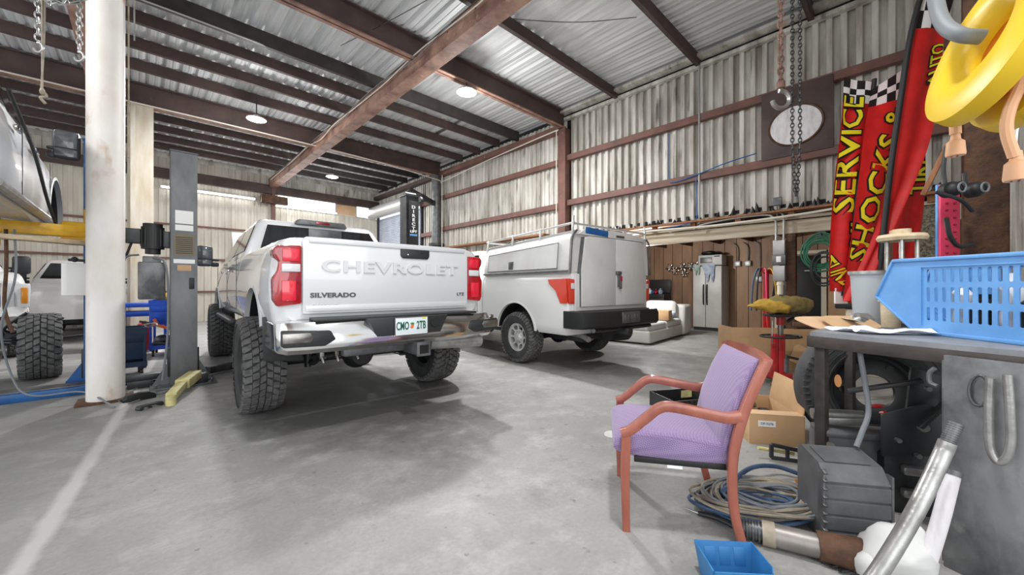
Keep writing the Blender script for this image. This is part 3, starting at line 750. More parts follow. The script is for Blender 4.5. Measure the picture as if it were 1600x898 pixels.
b = B(); b.sphere((.002, -.328, .857), .015, (1, .15, 1)).sphere((.012, -.328, .873), .010, (1, .15, 1)); b.m = 1; b.sphere((.005, -.329, .885), .014, (1.3, .15, .7)); b.build('plate_emblem', ['orange_fruit', 'leaf'], pl_)
B().box((.12, -.328, .93), (.03, .002, .014)).build('plate_sticker', 'flag_yellow', pl_)
B().box((0, -.326, .942), (.31, .01, .006)).box((0, -.326, .788), (.31, .01, .006)).box((-.154, -.326, .865), (.006, .01, .16)).box((.154, -.326, .865), (.006, .01, .16)).build('plate_frame', 'chrome', pl_)
# hitch, exhaust, shackles, mud flaps
b = B().box((.1, -.2, .655), (.12, .3, .11), .01).box((.1, -.355, .655), (.135, .02, .125), .006); b.m = 1; b.box((.1, -.367, .655), (.085, .005, .075))
b.m = 0; b.box((0, -.05, .66), (1.0, .1, .09), .02).build('tow_hitch', ['steel_grey', 'black'], truck)
b = B().cyl((.28, -.13, .665), (.84, -.19, .65), .062, n=28); b.m = 1; b.cyl((.82, -.188, .65), (.845, -.191, .65), .05, n=24); b.build('exhaust_tip', ['galv', 'black'], truck)
B().tube(smooth([(.32, -.12, .66), (.3, .2, .68), (.45, .7, .72), (.45, 1.6, .7)]), .045, 12).build('exhaust_pipe', 'steel_grey', truck)
for x in (-.62, -.5, -.33):
    B().box((x, .1, .66), (.035, .05, .12), .008).cyl((x, .08, .61), (x+.01, .06, .56), .012, n=8).cyl((x-.02, .08, .6), (x+.03, .08, .6), .008, n=8).build('shackle', 'chrome_dirty', truck)
for s in (-1, 1):
    B().prism([(s*.70, .55), (s*1.0, .58), (s*1.01, .95), (s*.72, .98)][::s], .36, .385, 'y', .006).build('mud_flap', 'trim_black', truck)
B().cyl((-1.0, .06, .99), (-1.0, 5.6, .8), .001, n=4) if False else None
for s in (-1, 1): B().box((s*1.0, 3.6, .76), (.1, 2.1, .05), .02).build('side_step', 'trim_black', truck)
# third brake light spoiler on the cab roof
b = B().prism([(-.34, 2.06), (.34, 2.06), (.30, 2.13), (-.30, 2.13)], 2.38, 2.6, 'y', .012).build('roof_brake_light', 'steel_grey', gh)
B().box((0, 2.378, 2.095), (.18, .02, .03), .005).build('brake_lens', 'lamp_red', b)
B().box((0, 2.235, 1.93), (.42, .01, .12), .004).build('window_sticker', 'steel_grey', gh)
# raised hood and engine bay
b = B(); b.box((0, 0, 0), (1.5, 1.0, .035), .015).box((0, 0, -.03), (1.3, .8, .03), .01)
b.xf(Matrix.Translation((0, 5.32, 1.86)) @ Matrix.Rotation(math.radians(52), 4, 'X'))
b.build('raised_hood', 'paint_white', truck)
B().box((0, 5.4, 1.28), (.9, .6, .25), .05).cyl((-.4, 5.2, 1.35), (.4, 5.2, 1.35), .09).box((.4, 5.5, 1.36), (.3, .2, .16), .03).build('engine', 'plastic_black', truck)
b = B().box((0, 6.0, 1.15), (1.35, .06, .36), .02).build('grille', 'trim_black', truck)
B().loft([[(x, y+dy, z) for y, z in ((5.95, .72), (6.12, .74), (6.15, .9), (5.95, .95))] for x, dy in ((-.98, -.25), (-.8, -.05), (0, 0), (.8, -.05), (.98, -.25))]).build('front_bumper', 'chrome', truck)

# --- the white work truck with a utility cap
work = thing('pickup_truck', 'white work pickup with a tall utility cap, barn doors and ladder rack', 'truck', (5.16, 3.16, .0), math.radians(-5.5))
PT = dict(zb=.53, zr=1.42, hw=.99, bed=2.05, ya=1.14, wb=3.55, len=5.7, zh=1.25, zt=1.93, yw=4.6, R=.405, W=.27, rr=.225, tr=.85, arch=.50, za=.47, lugs=44, rim='alu', style='holes', zc=0, open=0, handle='paint_white', mext=.12)
bedt, lbt, ght = pickup(work, 'paint_titan', PT)
# cap
cz0, cz1 = 1.42, 2.02
capb = B(); ys = [(-.0, -.0), (.03, .0), (2.0, 0), (2.06, -.02)]
def capring(y, d):
    up = [(.965, 1.40), (.965, 1.5), (.93, 1.86), (.90, 1.93), (.84, 1.985), (.70, 2.01), (.3, 2.035)]
    up = [((a+d), y, z-(.045*y if z > 1.6 else 0)) for a, z in up]; return up+[(-p[0], p[1], p[2]) for p in up[::-1]]
cap = capb.loft([capring(y, d) for y, d in ys]).build('utility_cap', 'cap_white', work)
# rear surround and doors that replace the tailgate
sur = B().box((0, -.01, 1.13), (1.72, .06, .52), .01).build('rear_surround', 'cap_white', work)
bd = []
for s in (-1, 1):
    d = B(); d.prism([(s*.012, .93), (s*.77, .93), (s*.775, 1.45), (s*.70, 1.90), (s*.62, 1.925), (s*.012, 1.93)][::s], -.075, -.01, 'y', .01)
    dd = d.build('barn_door', 'cap_white', work); bd.append(dd)
    B().prism([(s*.77, .93), (s*.782, .93), (s*.787, 1.45), (s*.712, 1.91), (s*.70, 1.90), (s*.775, 1.45)][::s], -.06, -.005, 'y').build('door_seal', 'steel_grey', dd)
lt = B().box((.03, -.10, 1.42), (.10, .05, .05), .01).box((.05, -.10, 1.30), (.07, .03, .18), .01).box((.05, -.12, 1.25), (.03, .03, .14), .008)
lt.build('door_latch', 'steel_grey', bd[1])
B().box((.055, -.125, 1.33), (.04, .02, .08), .005).build('padlock', 'lamp_red', bd[1])
B().box((-.42, -.055, 2.0), (.5, .012, .09), .004, R=Matrix.Rotation(.04, 3, 'Y')).build('blue_sticker', 'blue_lift', cap)
B().box((.13, -.05, 1.975), (.2, .03, .035), .01).build('cap_brake_light', 'steel_grey', cap)
B().prism([(-.82, 1.94), (.82, 1.94), (.68, 2.02), (.3, 2.05), (-.3, 2.05), (-.68, 2.02)], -.05, .03, 'y', .008).build('cap_rear_arch', 'cap_white', cap)
for s in (-1, 1):
    B().tube([(s*.97, -.04, 1.40), (s*.94, -.045, 1.86), (s*.91, -.045, 1.93), (s*.84, -.045, 1.995)], .014, 8).build('edge_strip', 'steel_grey', cap)
    # side door of the cap
    sl = [(s*.972, .2, 1.47), (s*.972, 1.9, 1.47), (s*.94, 1.9, 1.75), (s*.94, .2, 1.83)][::s]
    sd = B().slab(sl, .014).build('side_door', 'cap_white', cap)
    e = B()
    P_ = [(s*.985, .2, 1.47), (s*.985, 1.9, 1.47), (s*.953, 1.9, 1.75), (s*.953, .2, 1.83)]
    e.tube(P_+[P_[0]], .007, 6).build('door_edge', 'steel_grey', sd)
    B().box((s*.975, 1.25, 1.55), (.03, .12, .13), .01).build('side_latch', 'steel_grey', sd)
    B().box((s*.99, 1.0, 1.425), (.02, 2.04, .03), .005).build('clamp_rail', 'steel_grey', cap)
# ladder rack
rk = B()
for s in (-1, 1):
    rk.tube([(s*.86, -.02, 2.10), (s*.86, 2.1, 2.01)], .017, 8)
    rk.bar((s*.83, -.02, 1.99), (s*.83, 2.08, 1.90), .05, .02, .004)
    for y in (0.0, .66, 1.34, 2.05): rk.bar((s*.89, y, 1.90-.045*y), (s*.86, y, 2.13-.045*y if y else 2.2), .03, .022, .004)
for y in (.0, 2.05): rk.tube([(-.86, y, 2.09-.045*y), (.86, y, 2.09-.045*y)], .017, 8)
rk.build('ladder_rack', 'alu', work)
# tail lights
for s in (-1, 1):
    pr = [(.80, 1.31), (.985, 1.325), (.99, 1.28), (.97, 1.15), (.955, .975), (.83, .97), (.81, .99)]
    tl = B().prism([(s*p[0], p[1]) for p in pr][::s], -.02, .10, 'y', .01).build('tail_light', 'lamp_orange', work)
    B().slab([(s*.997, .0, 1.32), (s*.997, .36, 1.315), (s*.999, .33, 1.25), (s*.999, .2, 1.15), (s*.99, .12, .98), (s*.985, .0, .98)][::-s], .012).build('wrap_lens', 'lamp_orange', tl)
    B().box((s*.88, -.025, 1.22), (.11, .012, .08), .01).build('reverse_lens', 'lamp_clear', tl)
# bumper
tb = [(-.30, .64), (-.33, .67), (-.33, .80), (-.30, .865), (-.04, .875), (-.04, .64)]
rings = [[(x, y+dy if y < -.1 else max(y, -.04+dy*.6), z) for y, z in tb] for x, dy in ((-.98, .2), (-.94, .07), (-.8, .01), (-.3, 0), (.3, 0), (.75, .01), (.86, .07), (.9, .2))]
bt = B().loft(rings).jitter(.008, 5).build('rear_bumper', 'plastic_black', work, ang=28)
b = B().box((.0, -.335, .77), (.42, .03, .16), .01); 
for k in range(5): b.box((-.15+k*.075, -.352, .77), (.05, .02, .09), .008)
b.build('plate_bracket', 'steel_grey', bt)
B().tube([(-.8, -.3, .62), (-.7, -.2, .6), (.7, -.2, .6)], .03, 8).box((0, -.2, .56), (.12, .25, .1), .01).cyl((.1, -.2, .5), (.1, .0, .45), .04).build('tow_hitch', 'steel_dark', work)
B().lathe([(.0, 0), (.30, 0), (.34, .05), (.36, .12), (.34, .19), (.30, .24), (0, .24)], 'z', 28, c=(.42, .35, .36)).build('spare_tire', 'rubber', work)
B().tube(smooth([(-.4, 1.6, .5), (-.45, .8, .5), (-.55, .2, .5), (-.6, -.05, .46)]), .04, 12).build('exhaust_pipe', 'galv', work)

# --- grey pickup cab raised on the left lift
up_ = thing('pickup_truck', 'silver grey pickup raised on the yellow arms of the left lift', 'truck', (-1.78, 2.45, 1.12))
PL_ = dict(zb=.80, zr=1.62, hw=.99, bed=2.0, ya=1.1, wb=4.0, len=6.0, zh=1.56, zt=2.18, yw=4.65, R=.43, W=.3, rr=.25, tr=.86, arch=.5, za=.95, lugs=34, rim='alu', style='spoke', zc=0, wheels=0, chassis=0, handle='chrome', mir='trim_black', mext=.08)
pickup(up_, 'paint_silver', PL_)
B().tube([(1.0, 2.2, .86), (1.0, 4.6, .86)], .04, 10).build('side_step', 'galv', up_)
B().box((0, 6.0, 1.3), (1.3, .06, .3), .02).build('grille', 'chrome', up_)
# --- white pickup behind, nose towards the camera
wp_ = thing('pickup_truck', 'white pickup parked behind the left lift with its nose towards the camera', 'truck', (-4.15, 15.4, 0), math.pi+math.radians(19))
PW = dict(PL_); PW.update(chassis=1, zb=.6, zr=1.5, zh=1.45, zt=2.22, wheels=1, za=.6, handle='chrome')
pickup(wp_, 'paint_titan', PW)
B().box((0, 6.0, 1.08), (1.25, .08, .42), .03).box((0, 6.05, 1.08), (1.2, .03, .05)).build('grille', 'chrome', wp_)
for s in (-1, 1):
    h = B().prism([(s*.62, .86), (s*.92, .88), (s*.93, 1.26), (s*.62, 1.28)][::s], 5.86, 6.0, 'y', .02).build('headlight', 'lamp_clear', wp_)
    B().box((s*.86, 6.0, 1.07), (.07, .03, .26), .01).build('turn_signal', 'amber', h)
B().loft([[(x, y+dy, z) for y, z in ((5.9, .5), (6.1, .52), (6.13, .74), (5.9, .8))] for x, dy in ((-.96, -.25), (-.8, -.05), (0, 0), (.8, -.05), (.96, -.25))]).build('front_bumper', 'chrome', wp_)
# --- white pickup farther back seen past it
bk = thing('pickup_truck', 'white pickup farthest back on the left beside the far wall', 'truck', (-1.08, 17.25, 0), math.pi)
PB = dict(PW); PB.update(hw=.76, tr=.64, len=4.5, wb=3.0, yw=3.7, bed=1.4, ya=.8, zt=1.9, zr=1.35, zh=1.25, R=.38, arch=.44, za=.5, zb=.5)
bpk = pickup(bk, 'paint_titan', PB)
# ------------------------------------------------------------ lifts, carts and clutter on the left
RtV = Vector((SS, -CC, 0)); FwV = Vector((CC, SS, 0))
def post(name, label, loc, m, h, w=.27, d=.26, flip=1):
    r = thing(name, label, 'car lift', loc)
    b = B(); b.box((0, -d/2, h/2), (w, .012, h)); b.box((-w/2, 0, h/2), (.012, d, h)); b.box((w/2, 0, h/2), (.012, d, h))
    b.box((-w/2+.04, d/2, h/2), (.08, .012, h)).box((w/2-.04, d/2, h/2), (.08, .012, h)); b.box((0, 0, h), (w+.03, d+.03, .02), .004)
    b.build('post_shaft', m, r)
    b = B().box((0, -.02, .012), (.62, .52, .024), .004); b.build('base_plate', m, r)
    for s in (-1, 1): B().prism([(s*w/2, .02), (s*.29, .02), (s*w/2, .34)][::s], -.03, -.015, 'y').build('gusset', m, r)
    for x in (-.26, .26):
        for y in (-.22, .2): B().cyl((x, y, .02), (x, y, .06), .016, n=6).build('anchor_bolt', 'steel_grey', r)
    B().box((0, .05, .28), (w+.06, .2, .34), .01).build('carriage', 'steel_dark', r)
    return r
lp = post('lift_post', 'tall black steel lift post with pump motor and white stickers, left of the lifted pickup', (.37, 6.32, 0), 'post_steel', 2.86, .24)
for z, h, w, m in ((2.06, .16, .17, 'white'), (1.93, .07, .17, 'white'), (1.72, .26, .20, 'stencil'), (1.52, .05, .2, 'white'), (1.44, .07, .13, 'cardboard_lt')):
    B().box((.0, -.139, z), (w, .004, h)).build('warning_sticker', m, lp)
wl_ = B()
for k in range(9): wl_.box((.0, -.143, 1.62+k*.024), (.16, .002, .008))
wl_.build('sticker_print', 'plastic_black', lp); tag(lp.children[-1], kind='stuff')
B().box((.07, -.14, 1.25), (.05, .01, .14), .004).build('rocker_switch', 'plastic_black', lp)
pm = B().cyl((-.28, -.02, 1.66), (-.28, -.02, 1.92), .105, n=28).cyl((-.28, -.02, 1.92), (-.28, -.02, 1.96), .09, n=28).cyl((-.28, -.02, 1.60), (-.28, -.02, 1.66), .07)
for k in range(14): an = k*math.pi/7; pm.box((-.28+.107*math.cos(an), -.02+.107*math.sin(an), 1.79), (.008, .008, .2))
pm.build('pump_motor', 'plastic_black', lp)
B().box((-.46, -.04, 1.80), (.15, .12, .17), .01).build('control_box', 'steel_dark', lp)
B().box((-.16, -.02, 1.78), (.14, .06, .2), .01).build('motor_bracket', 'steel_dark', lp)
B().box((-.29, -.03, 1.28), (.24, .16, .44), .015).box((-.29, -.03, 1.53), (.16, .12, .08), .01).build('oil_reservoir', 'slab_steel', lp)
B().tube(smooth([(-.46, -.06, 1.72), (-.56, -.08, 1.4), (-.68, -.1, 1.2), (-.74, -.1, .9)]), .012, 8).build('power_cable', 'cord_blk', lp)
B().tube(smooth([(-.28, -.1, 1.56), (-.18, -.16, 1.5), (-.15, -.16, 1.2), (-.155, -.16, .6), (-.2, -.16, .1)]), .012, 8).build('hydraulic_hose', 'cord_grey', lp)
B().tube(smooth([(-.4, -.1, 1.58), (-.5, -.12, 1.55), (-.55, -.1, 1.42)]), .01, 8).sphere((-.56, -.1, 1.40), .025).build('release_lever', 'steel_grey', lp)
rp = post('lift_post', 'black lift post with white vertical lettering behind the pickup tailgate', (3.62, 6.55, 0), 'steel_dark', 2.9, .24, .24)
bl_ = B().box((.0, -.145, 1.6), (.19, .02, 2.4), .004).build('front_cover', 'black', rp)
B().text('D\nI\nR\nE\nC\nT', .078, .004, Matrix.Translation((0, -.158, 2.49)) @ Mx, xs=1.35, off=.003).build('post_lettering', 'white', bl_)
B().text('LIFT', .06, .004, Matrix.Translation((0, -.158, 2.235)) @ Mx, xs=1.3, off=.003).build('post_lettering', 'white', bl_)
B().box((0, -.157, 2.17), (.15, .003, .035), .001).build('blue_logo_strip', 'blue_basket', bl_)
B().cyl((-.1, .0, 2.94), (.12, 0, 2.94), .05).cyl((.2, 0, 2.86), (.24, 0, 2.86), .09).box((.1, 0, 2.98), (.3, .04, .05)).build('cable_pulley', 'plastic_black', rp)
b = B().bar((7.55, 11.9, 4.22), (6.35, 11.5, 4.42), .14, .16, .01).box((6.9, 11.6, 4.24), (.3, .2, .2), .02).cyl((6.5, 11.5, 4.2), (6.8, 11.5, 4.2), .12)
tag(b.build('hoist_arm', 'steel_dark'), 'dark steel hoist arm reaching out from the grey round column', 'hoist')
# yellow arm lying on the floor
a0, a1, a2 = Vector((.1, .02, .13)), Vector((-.05, -.45, .12)), Vector((-.16, -.86, .09))
r = B().bar(a0, a1, .13, .1, .008).build('lift_arm', 'yellow_pale', lp); r.location = (0, -.22, 0); r['label'] = 'pale yellow scuffed arm'
B().bar(a1, a2, .09, .07, .008).build('inner_arm', 'yellow_pale', r)
B().cyl((a2.x, a2.y, 0), (a2.x, a2.y, .10), .045, n=20).build('lift_pad', 'yellow_pale', r); B().box((a0.x+.02, a0.y+.05, .07), (.2, .16, .14), .02).build('arm_pivot', 'steel_dark', r)
r2 = B().bar((.02, .2, .07), (.85, .6, .07), .12, .09, .008).build('lift_arm', 'steel_dark', lp); r2.location = (.25, .15, 0); B().cyl((.85, .6, 0), (.85, .6, .13), .06).build('lift_pad', 'steel_grey', r2)

# left lift
lb_ = post('lift_post', 'blue lift post hidden behind the round white column', (-.40, 6.95, 0), 'blue_lift', 2.97, .2, .24)
r = B().bar((0, 0, 0), (-.9, -.14, 0), .14, .13, .008).bar((-.9, -.14, 0), (-2.0, -.3, 0), .12, .11, .008).build('lift_arm', 'yellow_lift', lb_); r.location = (-.08, -.29, 1.84); r['label'] = 'yellow arm carrying the raised pickup'
B().box((-.05, .03, -.02), (.26, .18, .26), .02).box((.04, .0, .16), (.1, .12, .22), .02).build('arm_bracket', 'yellow_lift', r)
B().cyl((-.62, -.1, -.2), (-.62, -.1, .08), .04).build('pad_screw', 'yellow_lift', r)
tag(B().bar((-1.15, 6.1, 1.70), (-.45, 6.5, 1.70), .2, .045, .003).build('wooden_plank', 'wood_pale'), 'pale wooden plank tied under the yellow lift arm', 'plank')
r = B().box((0, 0, .045), (2.8, .34, .09), .008).build('floor_beam', 'blue_lift', lb_); r.location = (-1.2, -.33, 0)
b_ = B().box((0, .0, .095), (2.6, .24, .012), .003); b_.build('top_cover', 'steel_grey', r)
r = thing('control_panel', 'white control panel with black lever beside the round white column', 'control panel', (-.49, 6.45, 1.12))
B().box((0, 0, .17), (.30, .05, .36), .01).build('panel_board', 'white', r)
B().bar((-.1, -.03, .385), (.12, -.03, .375), .03, .03, .01).sphere((-.05, -.03, .39), .03).build('lever', 'plastic_black', r)
# removed wheel and axle
w_ = thing('mud_tire', 'big black mud tire standing on the floor under the raised grey pickup', 'tire', (-.97, 8.0, 0))
make_tire(.43, .36, .24, 30).build('tread_tire', ['rubber', 'tread_dusty'], w_).location = (0, 0, .43)
w_.children[0].rotation_euler = (.2, 0, math.radians(6))
B().lathe([(0, .05), (.24, .05), (.25, .12), (.25, -.12), (0, -.05)], 'x', 24, c=(0, 0, .43)).build('rim', 'steel_dark', w_)
r = thing('axle_assembly', 'greasy front axle with brake disc and tangled hoses beside the big mud tire', 'axle', (-1.72, 7.9, 0))
B().cyl((-.5, 0, .42), (.45, 0, .42), .05).sphere((-.1, 0, .42), .17).box((0, .3, .55), (1.1, .08, .12), .01).box((0, -.3, .5), (.9, .06, .12), .01).build('axle_housing', 'steel_dark', r)
B().lathe([(0, .40), (.17, .40), (.17, .43), (0, .45)], 'x', 28, c=(0, 0, .42)).cyl((.40, 0, .42), (.5, 0, .42), .07).build('brake_disc', 'galv', r)
B().box((-.2, 0, .0+.13), (.5, .4, .26), .03).build('wooden_block', 'steel_grey', r)
hb_ = B()
for k in range(9):
    p0 = Vector((random.uniform(-.3, .8), random.uniform(-.2, .3), random.uniform(.55, .9)))
    hb_.tube(smooth([p0, p0+Vector((random.uniform(-.2, .2), -.1, random.uniform(-.05, .15))), p0+Vector((random.uniform(-.4, .3), random.uniform(-.3, .2), random.uniform(-.2, .05))), p0+Vector((random.uniform(-.5, .5), .1, -.15))], 8), random.uniform(.008, .018), 8)
hb_.build('hose_tangle', 'cord_blk', r); tag(r.children[-1], kind='stuff')
for nm_, lab, m, pts, rr_ in (
    ('hanging_cable', 'thin grey cable hanging from the raised grey pickup to the floor', 'cord_grey', [(-.92, 6.2, 1.78), (-.9, 6.1, 1.3), (-1.0, 6.2, .8), (-.95, 6.3, .3), (-.8, 6.1, .12), (-.45, 6.0, .11), (-.2, 5.5, .01)], .009),
    ('hanging_cable', 'dark red cable hanging beside the grey one under the raised pickup', 'rust', [(-.98, 6.25, 1.78), (-.97, 6.2, 1.4), (-.98, 6.2, 1.0), (-.93, 6.2, .75)], .014),
    ('ratchet_strap', 'black strap running down over the side of the raised grey pickup', 'trim_black', [(-.755, 4.9, 2.75), (-.72, 5.6, 2.45), (-.70, 6.1, 2.1), (-.68, 6.42, 1.9)], .014)):
    tag(B().tube(smooth(pts, 8), rr_, 8).build(nm_, m), lab, 'cable' if 'cable' in nm_ else 'strap')
# chains, rope and cable bundle under the left rafter
def hook(b, p, s=.06):
    p = Vector(p); pts = [p+Vector((0, 0, .0)), p+Vector((0, 0, -.4*s))]
    for k in range(9):
        an = math.radians(100-k*34); pts.append(p+Vector((0, 0, -1.3*s))+(RtV*math.cos(an)+Vector((0, 0, 1))*math.sin(an))*s*.8)
    rs = [s*.16]+[s*.2]*(len(pts)-3)+[s*.14, s*.06]; b.tube(smooth(pts, 4), .01, 8, rs=[s*.2]*(len(pts)*4-3)); return b
for p, z0, m, lab, lk in ((Q(60, 60, 3.0), 3.13, 'galv', 'steel chain with an open hook, left of the twin hanging chains at upper left', .06), (Q(124, 70, 3.0), 3.06, 'galv', 'steel chain with a hook hanging against the brown rafter at upper left', .05)):
    b = B(); link_chain(b, (p.x, p.y, 5.08), (p.x, p.y, z0), .0055, lk, lk*.66); r = thing('hanging_chain', lab, 'chain', (0, 0, 0))
    b.build('chain_links', m, r); hook(B(), (p.x, p.y, z0), .045).build('hook', m, r)
b = B()
p = Q(66, 120, 3.0)
for k in range(2): b.tube(smooth([(p.x+.008*k, p.y, 5.08), (p.x+.012*k, p.y, 3.4), (p.x-.004*k, p.y, 2.75)]), .006, 8)
b.sphere((p.x, p.y, 2.73), .016, (1, 1, 1.8)).tube(smooth([(p.x, p.y, 2.74), (p.x+.02, p.y, 2.70), (p.x-.008, p.y, 2.68), (p.x+.016, p.y, 2.64)]), .010, 8)
tag(b.build('rope', 'cord_tan'), 'tan knotted rope hanging beside the left chain', 'rope')
b = B()
for k in range(26):
    c0 = Q(98, -4, 2.95); rr_ = .17+random.uniform(-.05, .03)
    ring = [c0+Vector((0, 0, .02*random.uniform(-3, 3)+.1))+RtV*math.cos(t*math.pi/8)*rr_*1.1+Vector((0, 0, math.sin(t*math.pi/8)*rr_*.62))+FwV*random.uniform(-.05, .05) for t in range(16)]
    b.tube(ring, .006, 6, closed=True)
b.tube([Q(98, -4, 2.95)+Vector((0, 0, .15)), (-.58, 4.65, 5.1)], .012)
tag(b.build('wire_bundle', 'galv'), 'coiled bundle of silver wire slung between the two left chains', 'wire')
for px, z, m, lab in ((201, 2.62, 'cord_tan', 'thin tan rope hanging straight down right of the white column'), (210, 3.9, 'galv', 'short pull chain hanging right of the white column')):
    p = Q(px, 100, 4.2); tag(B().tube([(p.x, p.y, 5.6), (p.x, p.y, z)], .008, 6).build('thin_rope', m), lab, 'rope')

# tool carts
def cart(loc, rz, m, label, drawers, h, w=.5, d=.62):
    r = thing('tool_cart', label, 'cart', loc, rz)
    for x in (-w/2+.02, w/2-.02):
        for y in (-d/2+.02, d/2-.02): B().box((x, y, .1+(h-.1)/2), (.035, .035, h-.1), .004).build('upright', m, r)
    for z, hh in ((.16, .07), (h-.05, .1)):
        t = B().box((0, 0, z-hh/2+.006), (w, d, .012)).box((-w/2, 0, z), (.012, d, hh)).box((w/2, 0, z), (.012, d, hh)).box((0, -d/2, z), (w, .012, hh)).box((0, d/2, z), (w, .012, hh)); t.build('tray', m, r)
    if drawers:
        B().box((0, 0, h-.26), (w-.01, d-.01, .34), .006).build('cabinet', m, r)
        B().box((0, -d/2-.004, h-.15), (w-.06, .012, .1), .004).build('drawer', m, r)
    B().tube(smooth([(w/2, -.2, h), (w/2+.1, -.2, h+.02), (w/2+.1, .2, h+.02), (w/2, .2, h)]), .012, 8).build('push_handle', 'chrome_dirty', r)
    for x in (-w/2+.05, w/2-.05):
        for y in (-d/2+.05, d/2-.05):
            B().cyl((x-.015, y, .05), (x+.015, y, .05), .05, n=18).box((x, y, .1), (.04, .05, .03)).build('caster', 'plastic_black', r)
    return r
cart((.36, 9.35, 0), math.radians(-6), 'blue_cart', 'blue steel tool cart with open lower shelf behind the black lift post', 1, .98)
cart((-.18, 7.45, 0), math.radians(4), 'blue_dark', 'small dark blue tool cart right of the round white column', 1, .66, .42, .4)
r = thing('impact_tool', 'orange red air tool hanging on the blue cart', 'tool', (.30, 9.0, .5))
B().bar((-.18, 0, .08), (.15, -.02, -.06), .05, .05, .012).bar((-.12, 0, .08), (-.16, 0, .16), .04, .05, .01).build('tool_body', 'orange', r)
B().cyl((-.2, 0, .09), (-.34, 0, .13), .018).build('tool_tip', 'steel_dark', r)
tag(B().sphere((.28, 9.3, .27), .11, (1.2, 1, .9)).sphere((.42, 9.3, .26), .09).box((.3, 9.35, .2), (.34, .3, .08), .02).jitter(.02, 9).build('gearbox', 'steel_dark'), 'greasy gearbox on the lower shelf of the blue cart', 'car part')
tag(B().sphere((.3, 9.3, 1.03), .12, (1.3, 1, .55)).sphere((.44, 9.3, 1.02), .08).jitter(.03, 10).build('rags', 'glove_yellow'), 'yellow rags heaped on the blue cart', 'rags')
r = thing('fuel_can', 'small red can on the floor left of the blue cart', 'can', (.02, 9.95, 0)); B().box((0, 0, .28), (.18, .3, .5), .03).build('can_body', 'red_paint', r); B().cyl((0, -.08, .52), (0, -.08, .58), .03).build('cap', 'black', r)
r = thing('workbench', 'low blue workbench behind the carts', 'workbench', (-.15, 10.8, 0))
B().box((0, 0, .85), (1.1, .6, .08), .01).box((0, 0, .68), (1.05, .56, .1), .01).build('worktop', 'blue_cart', r)
for x in (-.5, .5):
    for y in (-.25, .25): B().box((x, y, .32), (.05, .05, .64)).build('leg', 'blue_cart', r)
for k, (x, m, h, lab) in enumerate(((-.62, 'wood_pale', 2.7, 'tall white pole leaning behind the carts'), (-.52, 'orange', 1.5, 'orange broom handle left of the beige column'), (-.44, 'cord_tan', 1.45, 'wooden broom handle beside the orange one'), (-.34, 'glove_yellow', 1.6, 'yellow handle leaning nearest the beige column'))):
    r = thing('broom', lab, 'broom', (x*1.25+.03, 11.1, 0)); B().cyl((0, 0, .1), (.02, .2, h+.3), .02 if k else .035, n=10).build('handle', m, r); B().box((0, 0, .09), (.07, .2, .18), .02).build('broom_head', 'cord_blk', r)
# little things on the floor by the post
p = G(217, 624); b = B().loft([[(x, y*w_s, z) for x, y, z in [(xx, -.055, .0), (xx, -.06, hh*.6), (xx, -.03, hh), (xx, .03, hh), (xx, .06, hh*.6), (xx, .055, 0)]] for xx, hh, w_s in ((-.13, .03, .6), (-.1, .06, 1), (0, .075, 1.15), (.08, .07, 1), (.13, .04, .8))]).xf(Matrix.Translation(p) @ Matrix.Rotation(.2, 4, 'Z'))
tag(b.build('tool_pouch', 'black'), 'black pouch lying flat on the floor right of the round white column', 'pouch')
p = G(236, 618); tag(B().sphere((p.x, p.y, .025), .045, (1.2, .9, .55)).jitter(.01, 20).build('rubber_cap', 'cord_grey'), 'small dark grey lump beside the black pouch', 'car part')
p = G(234, 637); b = B().box((0, 0, .035), (.2, .07, .018), .008).cyl((0, -.01, .0), (0, .01, .0), .02).cyl((-.09, -.03, .018), (-.09, .03, .018), .018, n=12).cyl((.09, -.03, .018), (.09, .03, .018), .018, n=12).xf(Matrix.Translation(p) @ Matrix.Rotation(.6, 4, 'Z'))
tag(b.build('floor_clamp', 'steel_dark'), 'flat black metal clamp on the floor in front of the pouch', 'tool')
r = thing('vise_stand', 'dark steel block tool on the floor between the column and the post', 'tool', (-.04, 6.45, 0)); 
B().box((0, 0, .12), (.42, .14, .07), .01).box((.02, 0, .045), (.22, .2, .09), .01).cyl((-.25, 0, .12), (.25, 0, .12), .035).build('tool_body', 'steel_dark', r)
tag(B().tube(smooth([G(186, 628)+Vector((0, 0, .01)), G(215, 607)+Vector((0, 0, .01)), G(250, 604)+Vector((0, 0, .01)), G(262, 612)+Vector((0, 0, .01)), G(235, 620)+Vector((0, 0, .01)), G(200, 632)+Vector((0, 0, .01))], 8), .007, 8).build('floor_cable', 'cord_grey'), 'grey cable looping on the floor from the white column to the lift post', 'cable')

# cables clipped along the rafter
b = B(); pts = [(3.5, 1.5, 5.5)]
ys = [2.5, 3.6, 4.3, 5.2, 6.1, 7.2, 8.0, 9.0, 10.1, 11.2, 12.2, 13.5, 15, 16.8]
for k, y in enumerate(ys): pts.append((3.52-.02*(k % 3), y, 5.36-.11*random.random()**2))
b.tube(smooth(pts, 6), .010, 8); tag(b.build('power_cable', 'cord_white'), 'white cable drooping along the rusty pink rafter', 'cable')
b = B().tube(smooth([(3.49, y, 5.36-.1*((k*7) % 3 == 1)) for k, y in enumerate([5, 6.2, 7.4, 8.6, 9.8, 11, 12.4, 14, 16])], 6), .008, 6); tag(b.build('power_cable', 'cord_grey'), 'thin grey cable beside the white one on the rafter', 'cable')
tag(B().tube(smooth([(7.75, 6.4, 5.25), (7.76, 6.5, 5.28), (7.76, 8.4, 5.2), (7.77, 10, 5.12), (7.76, 11.7, 5.0), (7.5, 11.72, 5.05), (4, 11.73, 5.22), (-5, 11.73, 5.22)], 8), .016, 8).build('conduit', 'cord_white'), 'white conduit running under the eave and the far roof beam', 'conduit')
